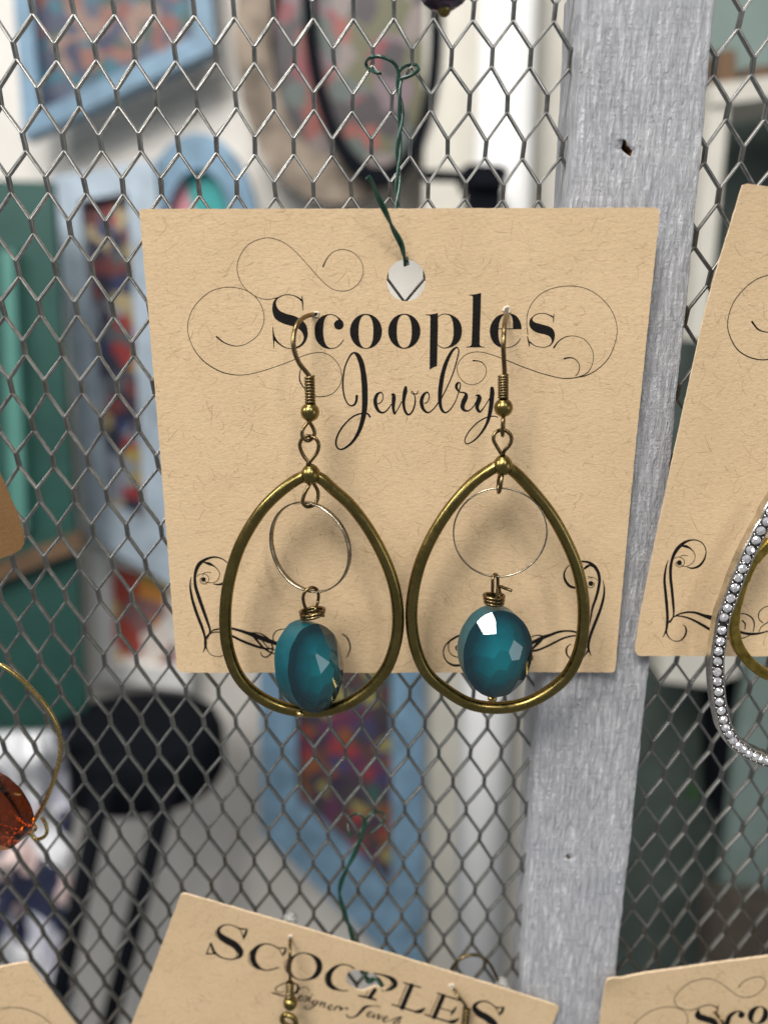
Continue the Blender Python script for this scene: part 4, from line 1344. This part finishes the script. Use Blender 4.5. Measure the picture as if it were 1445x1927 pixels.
# ------------------------------------------------------------------ rhinestone earring at the right
def make_rhinestone():
    Y = -.170
    root = empty('earring', P(1440, 1430, Y), 'silver teardrop earring set with clear rhinestones over the right card', 'earring')
    tf = (1310, 930, .27)
    st = [(498, 110), (470, 180), (428, 245), (395, 310), (358, 378), (330, 440), (303, 505), (275, 570), (250, 640), (222, 712), (198, 778), (175, 845), (160, 935), (148, 1010), (137, 1080), (130, 1150),
          (130, 1222), (132, 1290), (138, 1360), (145, 1430), (158, 1490), (172, 1555), (188, 1610), (215, 1655), (240, 1700), (275, 1735), (312, 1760), (350, 1790), (395, 1810), (435, 1830), (478, 1840)]
    full = [(640, -110), (570, 0)] + st + [(530, 1852), (600, 1850), (700, 1830)]
    path = [P(tf[0] + a * .27, tf[1] + b * .27, Y) for a, b in full]
    sm = smooth3(path, 6)
    rows = []
    n = len(sm)
    prof = [(-.0135, .010), (-.0135, -.009), (-.0120, -.0115), (-.0098, -.0115), (-.0092, -.0085), (.0092, -.0085), (.0098, -.0115), (.0120, -.0115), (.0135, -.009), (.0135, .010)]
    for i, p in enumerate(sm):
        t = (sm[min(i + 1, n - 1)] - sm[max(i - 1, 0)]).normalized()
        side = t.cross(Vector((0, 1, 0))).normalized()
        rows.append([p + side * a + Vector((0, b, 0)) for a, b in prof])
    mb = MB()
    mb.quad_grid(rows, closed_u=True, smooth=False)
    mb.build('setting', M['bright_silver'], root)
    fl = MB()
    fl.quad_grid([[r[4] + Vector((0, -.0004, 0)) for r in rows], [r[5] + Vector((0, -.0004, 0)) for r in rows]])
    fl.build('channel_floor', M['dark_silver'], root)  # dark strip over the channel floor, seen between the stones
    # one brilliant, shared by all
    bm = bmesh.new()
    R = .0088
    rings = []
    for rr, yy, nn, ph in ((.46, -.0066, 8, 0), (.80, -.0046, 8, .5), (1.0, -.0012, 16, 0), (1.0, .0010, 16, 0)):
        rings.append([bm.verts.new((R * rr * math.cos(2 * math.pi * (k + ph) / nn), yy, R * rr * math.sin(2 * math.pi * (k + ph) / nn))) for k in range(nn)])
    bmesh.ops.convex_hull(bm, input=bm.verts)
    bmesh.ops.recalc_face_normals(bm, faces=bm.faces)
    gem = bpy.data.meshes.new('gem'); bm.to_mesh(gem); bm.free()
    gem.materials.append(M['crystal'])
    rnd = random.Random(5)
    stones = [P(tf[0] + a * .27, tf[1] + b * .27, Y) for a, b in [(640, -110), (600, -50), (560, 15), (525, 65)] + st + [(530, 1852), (575, 1852)]]
    for i, p in enumerate(stones):
        g = bpy.data.objects.new('rhinestone', gem)
        COL.objects.link(g)
        g.matrix_world = Matrix.Translation(p + Vector((0, -.0085, 0))) @ Matrix.Rotation(rnd.uniform(0, 3), 4, 'Y') @ Matrix.Rotation(rnd.uniform(-.3, .3), 4, 'X') @ Matrix.Rotation(rnd.uniform(-.3, .3), 4, 'Z')
        g.parent = root
        g.matrix_parent_inverse = root.matrix_world.inverted()
    mb = MB()
    for a, b in zip(stones, stones[1:]):
        m = (a + b) / 2
        side = (b - a).normalized().cross(Vector((0, 1, 0))).normalized()
        for s_ in (-1, 1):
            mb.ball(m + side * s_ * .0084 + Vector((0, -.0112, 0)), .0019, .0026, .0019, 8, 6)
    mb.build('prongs', M['bright_silver'], root)
    # inner gold hoop of hammered segments
    g = [(520, 330), (420, 430), (360, 520), (310, 640), (275, 760), (258, 860), (258, 950), (280, 1040), (325, 1120), (390, 1190), (450, 1235), (510, 1262), (600, 1285)]
    c = smooth3([P(tf[0] + a * .27, tf[1] + b * .27, Y + .012) for a, b in g], 6)
    seg = 0
    i = 0
    while i < len(c) - 4:
        mb = MB()
        rows = []
        for j, k in enumerate(range(i, i + 5)):
            p = c[k]
            t = (c[min(k + 1, len(c) - 1)] - c[max(k - 1, 0)]).normalized()
            side = t.cross(Vector((0, 1, 0))).normalized()
            lift = -.0016 * j / 4 - (.0012 if seg % 2 else 0)
            w = .0098
            rows.append([p + side * a + Vector((0, b, 0)) for a, b in ((-w, .007), (-w, -.003 + lift), (-w * .7, -.0055 + lift), (w * .7, -.0055 + lift), (w, -.003 + lift), (w, .007))])
        mb.quad_grid(rows, closed_u=True, smooth=False)
        mb.face(rows[0]); mb.face(rows[-1])
        mb.build('hammered_segment', M['old_gold'], root)
        i += 4; seg += 1


make_rhinestone()


# ------------------------------------------------------------------ amber hoop earring at the left edge
def make_amber():
    Y = -.145
    root = empty('earring', P(40, 1580, Y), 'thin gold hoop earring with amber glass bead at the left edge', 'earring')
    tf = (0, 1240, .1973)
    hp = [(-420, 900), (-400, 450), (-260, 180), (-100, 60), (0, 55), (100, 110), (230, 215), (360, 350), (470, 490), (545, 630), (578, 760), (578, 900), (550, 1050), (500, 1200), (430, 1370), (360, 1490), (310, 1580), (285, 1650)]
    mb = MB()
    mb.tube(smooth3([P(tf[0] + a * .1973, tf[1] + b * .1973, Y) for a, b in hp], 8), .0050, 12, flat=.85)
    hoop = mb.build('hoop', M['gold'], root)
    mb = MB()
    mb.tube(smooth3(zmP(tf, [(-200, 1480), (0, 1512), (150, 1545), (230, 1550), (300, 1555)], [Y - .02, Y - .022, Y - .016, Y - .012, Y - .008]), 6), .0030, 10)
    mb.tube(smooth3(zmP(tf, [(300, 1560), (230, 1570), (170, 1610), (180, 1650), (240, 1665), (310, 1650), (345, 1615), (320, 1580), (290, 1570)], [Y - .010, Y - .010, Y - .010, Y - .010, Y - .011, Y - .006, Y + .004, Y + .006, Y]), 6), .0034, 10)
    mb.tube(smooth3(zmP(tf, [(300, 1640), (310, 1685), (355, 1720), (420, 1700), (452, 1650), (440, 1580), (405, 1510)], [Y - .002, Y - .004, Y - .006, Y - .006, Y - .004, Y, Y + .004]), 6), .0036, 10)
    mb.build('wire_loop', M['gold'], root)
    me = faceted_bead(.098, .082, .085, 17, dome=.6)
    me.materials.append(M['amber'])
    bo = bpy.data.objects.new('amber_bead', me)
    COL.objects.link(bo)
    bo.matrix_world = Matrix.Translation(P(-22, 1520, Y - .012)) @ Matrix.Rotation(math.radians(-20), 4, 'Z') @ Matrix.Rotation(math.radians(12), 4, 'Y')
    bo.parent = root
    bo.matrix_parent_inverse = root.matrix_world.inverted()


def zmP(tf, pts, ys):
    return [P(*q) for q in zm(tf, pts, ys)]


make_amber()


# ------------------------------------------------------------------ earrings on the tilted bottom card, lower right card, and above
def small_earring(label, hook, coil_px, ball, loop, ring=None):
    root = empty('earring', P(*coil_px[1]), label, 'earring')
    mb = MB()
    mb.tube(smooth3([P(*q) for q in hook], 8), .0036, 12)
    w = mb.build('ear_wire', M['bronze_wire'], root)
    mb = MB()
    coil(P(*coil_px[0]), P(*coil_px[1]), .0068, .0025, 9, mb)
    mb.tube([P(*coil_px[0]), P(*coil_px[1])], .0044, 10)
    mb.build('coil', M['bronze_wire'], w)
    if ball:
        mb = MB()
        mb.ball(P(*ball), .0160, seg=24, rings=14)
        mb.build('ball', M['bronze'], w)
    if loop:
        u, v, y, r = loop
        c = P(u, v, y)
        mb = MB()
        mb.tube([c + Vector((r * math.cos(t), -.3 * r * math.cos(t), r * math.sin(t))) for t in [2 * math.pi * k / 28 for k in range(28)]], .0060, 12, closed=True)
        mb.build('link', M['bronze'], root)
    return root


small_earring('bronze ear wire with coil and ball through the left half of the tilted bottom card',
              [(545, 1730, -.030), (544, 1748, -.042), (545, 1760, -.062), (546, 1772, -.090), (546, 1790, -.112), (545, 1815, -.122), (546, 1840, -.120), (547, 1850, -.118)],
              [(546, 1848, -.118), (545, 1876, -.118)], (546.5, 1887, -.118), (544, 1921, -.118, .0165))
small_earring('bronze ear wire looping over the right top edge of the tilted bottom card',
              [(940, 1852, -.026), (930, 1830, -.026), (918, 1810, -.028), (902, 1799, -.032), (885, 1797, -.036), (868, 1803, -.040), (855, 1815, -.042), (848, 1828, -.044), (847, 1845, -.050),
               (852, 1858, -.070), (862, 1874, -.088), (873, 1888, -.094), (878, 1898, -.096)],
              [(878, 1898, -.096), (872, 1950, -.096)], None, None)
small_earring('bronze ear wire through the lower right corner card',
              [(1342, 1902, -.055), (1345, 1906, -.072), (1352, 1914, -.094), (1360, 1926, -.104), (1366, 1945, -.108), (1368, 1960, -.108)], [(1368, 1960, -.108), (1368, 2000, -.108)], None, None)

for (u, v, y, r, lab) in ((546, 1731, -.030, .0165, 'round clear plastic earring stopper behind the tilted bottom card, near its left'),
                          (944, 1852, -.026, .0150, 'clear plastic earring stopper on the wire end behind the tilted bottom card, near its right')):
    mb = MB()
    c = P(u, v, y)
    rows = []
    for rr, yy in ((.25, -.012), (.8, -.011), (1.0, -.006), (1.0, .006), (.8, .011), (.25, .012)):
        rows.append([c + Vector((rr * r * math.cos(t), yy, rr * r * math.sin(t))) for t in [2 * math.pi * k / 24 for k in range(24)]])
    mb.quad_grid(rows, closed_u=True, closed_v=True)
    tag(mb.build('earring_stopper', M['clear']), lab, 'stopper', 'clear earring stoppers')

top_e = empty('earring', P(834, 30, -.10), 'bottom tip of a dark bead earring hanging at the top edge', 'earring')
mb = MB()
mb.ball(P(834, -32, -.10), .045, .030, .040, 12, 8)
for i in range(len(mb.sm)):
    mb.sm[i] = False
mb.build('dark_bead', M['dark_bead'], top_e)
mb = MB()
mb.ball(P(835, 17, -.10), .0115, seg=20, rings=12)
mb.build('pin_head', M['bronze'], top_e)

# ------------------------------------------------------------------ the shop behind, far out of focus
WALL = 9.2
M['wall'] = simple('cream_wall', (.74, .70, .645), .8, var=.05, scale=1.5)
M['blue'] = simple('sky_blue_paint', (.155, .26, .36), .5, var=.30, scale=3)
M['pale_blue'] = simple('pale_blue_paint', (.36, .43, .50), .5, var=.22, scale=3)
M['white'] = simple('white_gloss_paint', (.88, .87, .85), .4, var=.03, scale=2)
M['cream'] = simple('cream_paint', (.62, .59, .52), .6, var=.06, scale=2)
M['green'] = simple('green_paint', (.017, .070, .056), .5, var=.15, scale=2)
M['mint'] = simple('mint_paint', (.09, .24, .20), .4, var=.10, scale=2)
M['drift'] = simple('driftwood', (.22, .175, .135), .85, var=.65, scale=2.2)
M['black'] = simple('black_plastic', (.006, .007, .010), .9, var=.2, scale=5)
M['black'].node_tree.nodes['Principled BSDF'].inputs['Specular IOR Level'].default_value = .08
M['brown'] = simple('brown_wood', (.13, .075, .04), .6, var=.4, scale=3)
M['dgreen'] = simple('dark_green_paint', (.070, .092, .080), .6, var=.25, scale=1.5)
M['sage'] = simple('sage_grey_paint', (.19, .25, .23), .6, var=.12, scale=1.5)
M['leaf'] = simple('green_leaf', (.02, .07, .012), .5, var=.3, scale=8)
M['artA'] = art_mat('mosaic_painting', [(.015, .02, .06), (.17, .045, .035), (.015, .10, .14), (.20, .08, .055), (.05, .06, .10), (.02, .055, .045), (.22, .13, .10), (.035, .04, .08)], 5.0, 2.0)
M['artB'] = art_mat('tall_painting', [(.02, .02, .04), (.26, .035, .035), (.34, .25, .07), (.08, .09, .10), (.38, .30, .17), (.15, .04, .04), (.03, .04, .10), (.22, .24, .28), (.03, .03, .05)], 5.0, 5.0)
M['artC'] = art_mat('rose_painting', [(.20, .035, .045), (.10, .095, .045), (.16, .11, .125), (.04, .03, .035), (.24, .06, .045), (.08, .10, .09), (.20, .16, .15)], 3.2, 8.0)
M['artD'] = art_mat('dark_floral_painting', [(.04, .025, .05), (.24, .035, .04), (.045, .045, .11), (.28, .24, .08), (.09, .045, .04), (.04, .09, .08), (.20, .07, .025), (.10, .03, .07), (.05, .04, .045), (.05, .035, .05)], 4.6, 3.0)
M['artE'] = art_mat('bright_floral_painting', [(.62, .26, .06), (.45, .08, .06), (.80, .72, .66), (.60, .42, .10), (.80, .78, .74), (.30, .16, .16)], 2.6, 9.0)
M['artF'] = art_mat('teal_rose_painting', [(.02, .28, .27), (.03, .36, .34), (.55, .22, .26), (.02, .20, .22)], .9, 4.0)
M['cloth'] = art_mat('navy_white_fabric', [(.80, .80, .82), (.015, .018, .045), (.84, .84, .86), (.60, .60, .68), (.80, .62, .58), (.02, .025, .06)], 1.7, 6.0)


def slab(name, mat, pts, Y, thick, parent=None, holes=()):
    """flat thing with real thickness: outline in pixels, carried to depth Y and given its thickness backwards"""
    ol = [P(u, v, Y) for u, v in pts]
    hl = [[P(u, v, Y) for u, v in h] for h in holes]
    mb = MB()
    mb.prism([(p.x, p.z) for p in ol], [[(p.x, p.z) for p in h] for h in hl], lambda p: Vector((p[0], Y, p[1])), lambda p: Vector((p[0], Y + thick, p[1])))
    return mb.build(name, mat, parent)


def framed(name, label, cat, outer, inner, Y, frame_mat, art, depth=.28, group='framed pictures on the wall behind the mesh'):
    c = P(sum(p[0] for p in outer) / len(outer), max(p[1] for p in outer), Y)
    root = empty(name, c, label, cat, group)
    if len(outer) == 4:
        for i in range(4):
            j = (i + 1) % 4
            slab('frame_rail', frame_mat, [outer[i], outer[j], inner[j], inner[i]], Y, depth, root)
    else:
        slab('frame', frame_mat, outer, Y, depth, root, [inner])
    slab('picture', art, inner, Y + depth * .6, .06, root)
    return root


mb = MB()
mb.box((-12, WALL, -14), (3.55, WALL + .3, 8))
tag(mb.build('wall', M['wall']), kind='structure')

framed('framed_picture', 'tilted blue framed mosaic picture at the upper left behind the mesh', 'picture',
       [(15, -150), (375, -290), (405, 92), (45, 262)], [(52, -100), (345, -225), (366, 66), (76, 208)], 8.5, M['blue'], M['artA'])
framed('arched_picture', 'light blue oval frame with teal and rose inside above the card corner', 'picture',
       ring2d(372, 440, 112, 190, 40), ring2d(374, 450, 66, 132, 40), 8.3, M['blue'], M['artF'])
framed('framed_picture', 'tall narrow pale blue framed picture left of the middle card', 'picture',
       [(98, 332), (292, 300), (352, 1120), (166, 1010)], [(150, 378), (240, 362), (272, 985), (204, 955)], 8.2, M['pale_blue'], M['artB'])
framed('framed_picture', 'small white framed bright floral picture near the lower left corner of the middle card', 'picture',
       [(172, 1020), (352, 1070), (356, 1300), (186, 1282)], [(205, 1062), (330, 1095), (335, 1262), (212, 1248)], 8.6, M['white'], M['artE'])
framed('oval_frame', 'grey driftwood oval frame at the top behind the green wire tie', 'frame',
       ring2d(625, 70, 182, 315, 48, jit=.02), ring2d(625, 60, 116, 235, 48, jit=.02), 8.6, M['drift'], M['artC'])
framed('oval_frame', 'thin black oval frame overlapping the driftwood frame', 'frame',
       ring2d(700, 20, 132, 330, 44, rot=-.05), ring2d(700, 15, 108, 300, 44, rot=-.05), 8.25, M['black'], M['artC'])
framed('framed_picture', 'large blue framed dark floral picture below the middle card', 'picture',
       [(480, 820), (800, 820), (796, 1868), (492, 1566)], [(556, 900), (738, 900), (736, 1672), (560, 1515)], 8.0, M['blue'], M['artD'])

# cabinet at the far left
cab = empty('cabinet', P(60, 1420, 7.2), 'dark green painted cabinet at the left behind the mesh', 'cabinet')
slab('side_panel', M['green'], [(-260, 330), (98, 342), (168, 1420), (-260, 1420)], 7.2, .12, cab)
slab('edge_strip', M['mint'], [(2, 470), (26, 470), (52, 1000), (20, 1000)], 7.05, .14, cab)
slab('wooden_rail', M['brown'], [(-120, 1108), (150, 1002), (152, 1034), (-120, 1142)], 7.0, .19, cab)

# white pillar and door casing
pil = empty('pillar', P(900, 2100, 8.0), 'white rounded pillar with cream casing left of the wooden post', 'pillar')
for nm, mt, a, b, r in (('shaft', 'white', (962, -150), (888, 2150), 52),):
    p0, p1 = P(*a, 7.6), P(*b, 7.6)
    mb = MB()
    mb.tube([p0, p1], [r * pxs(7.6, -150) * 1.05, r * pxs(7.6, 2150) * .85], 40)
    mb.build(nm, M[mt], pil)
slab('casing', M['cream'], [(800, -150), (930, -150), (860, 2150), (790, 2150)], 8.3, .5, pil)
slab('casing', M['cream'], [(1000, -150), (1075, -150), (985, 2150), (935, 2150)], 8.1, .6, pil)

# black stand top beside the pillar
bs_ = empty('stand', P(900, 560, 6.6), 'black stand with a flat head beside the white pillar', 'stand')
slab('head', M['black'], [(868, 318), (880, 308), (945, 310), (958, 322), (950, 350), (880, 348)], 6.6, .7, bs_)
slab('stem', M['black'], [(884, 349), (946, 351), (930, 620), (872, 620)], 6.7, .5, bs_)
slab('arm', M['black'], [(792, 318), (866, 322), (866, 338), (796, 336)], 6.7, .2, bs_)

# round black stool
stl = empty('stool', P(150, 2150, 6.5), 'round black stool seat with splayed legs at the lower left behind the mesh', 'stool')
c = P(262, 1402, 7.0)
s6 = pxs(7.0, 1402)
mb = MB()
rows = []
for rr, zz in ((.0, .52), (.7, .50), (.95, .40), (1.0, .2), (1.0, -.45), (.93, -.62), (0, -.66)):
    rows.append([c + Vector((rr * 158 * s6 * math.cos(t), rr * 130 * s6 * math.sin(t), zz * 112 * s6)) for t in [2 * math.pi * k / 36 for k in range(36)]])
mb.quad_grid(rows, closed_u=True)
mb.build('seat', M['black'], stl)
for a, b, y0, y1 in (((196, 1480), (52, 2150), 5.8, 5.5), ((318, 1480), (150, 2150), 6.2, 6.2), ((290, 1480), (345, 2150), 6.9, 7.4)):
    if a[0] == 290:
        continue
    mb = MB()
    mb.tube([P(*a, y0), P(*b, y1)], 17 * s6, 14)
    mb.build('leg', M['black'], stl)

# printed cloth at the lower left
mb = MB()
rows = []
for i in range(26):
    row = []
    for j in range(30):
        u = -160 + 290 * i / 25
        v = 1385 + 560 * j / 29
        y = 6.0 + .45 * noise.noise((u * .012, v * .008, 1.0)) + .25 * noise.noise((u * .03, v * .02, 4.0))
        wob = 22 * noise.noise((v * .012, 3.3, 0)) * (i / 25)
        row.append(P(u + wob, v, y))
    rows.append(row)
mb.quad_grid(rows)
back = [[p + Vector((0, .12, 0)) for p in r] for r in rows]
mb.quad_grid(back)
n_, m_ = len(rows), len(rows[0])
for rr, bb in ((rows[0], back[0]), (rows[-1], back[-1]), ([r[0] for r in rows], [r[0] for r in back]), ([r[-1] for r in rows], [r[-1] for r in back])):
    mb.quad_grid([rr, bb])
tag(mb.build('hanging_cloth', M['cloth'], weld=1e-5), 'white and navy printed cloth hanging at the lower left behind the mesh', 'cloth')

# right of the post: dark green cupboard wall, cream shelf, wooden things, sage door, leaf
mb = MB()
mb.box((3.5, 9.0, -14), (14, 9.3, 8))
tag(mb.build('wall', M['dgreen']), kind='structure')
shf = empty('shelf', P(1360, 900, 7.4), 'cream painted shelf unit right of the wooden post', 'shelf')
slab('upright', M['cream'], [(1338, 172), (1374, 172), (1328, 640), (1296, 640)], 7.4, .5, shf)
slab('shelf_board', M['cream'], [(1336, 158), (1640, 118), (1640, 160), (1338, 198)], 7.35, 1.3, shf)
slab('back_panel', M['sage'], [(1220, -200), (1700, -200), (1700, 128), (1220, 178)], 8.6, .2, shf)
tag(slab('wooden_block', M['brown'], [(1352, 95), (1384, 92), (1386, 154), (1352, 158)], 7.6, .4), 'brown wooden block on the cream shelf, nearest the post', 'block')
tag(slab('wooden_block', M['brown'], [(1404, 126), (1500, 118), (1500, 140), (1404, 150)], 7.6, .4), 'flat brown wooden block on the cream shelf at the right edge', 'block')
tag(slab('cupboard_door', M['sage'], [(1412, 1180), (1700, 1180), (1660, 2150), (1352, 1760)], 7.8, .2), 'pale sage cupboard door standing ajar at the lower right', 'door')
M['dark_brown'] = simple('dark_brown_wood', (.075, .058, .045), .7, var=.3, scale=3)
tag(slab('wooden_box', M['dark_brown'], [(1338, 1700), (1560, 1720), (1560, 2100), (1330, 2100)], 7.3, .4), 'brown wooden box low at the right behind the mesh', 'box')
tag(slab('black_gap', M['black'], [(1345, 1235), (1408, 1235), (1392, 1560), (1345, 1530)], 8.2, .5), 'narrow black gap beside the sage cupboard door', 'gap')  # black slab standing in for the dark gap beside the door
tag(slab('beige_bag', M['cream'], [(1238, 1150), (1400, 1150), (1390, 1270), (1330, 1292), (1245, 1282)], 7.6, .5), 'beige bag just under the right kraft card', 'bag')
mb = MB()
lc = P(1300, 1492, 7.0)
for k in range(5):
    a = k * 1.25
    d = Vector((math.cos(a), .3 * math.sin(2 * a), math.sin(a)))
    sd = Vector((-math.sin(a), .2, math.cos(a)))
    L = .14
    mb.face([lc, lc + d * L * .5 + sd * L * .3, lc + d * L, lc + d * L * .5 - sd * L * .3])
    mb.face([lc + Vector((0, .01, 0)), lc + d * L * .5 - sd * L * .3 + Vector((0, .012, 0)), lc + d * L + Vector((0, .01, 0)), lc + d * L * .5 + sd * L * .3 + Vector((0, .012, 0))])
tag(mb.build('leaf_sprig', M['leaf']), 'small bright green leaf sprig in the dark beside the post', 'leaf')
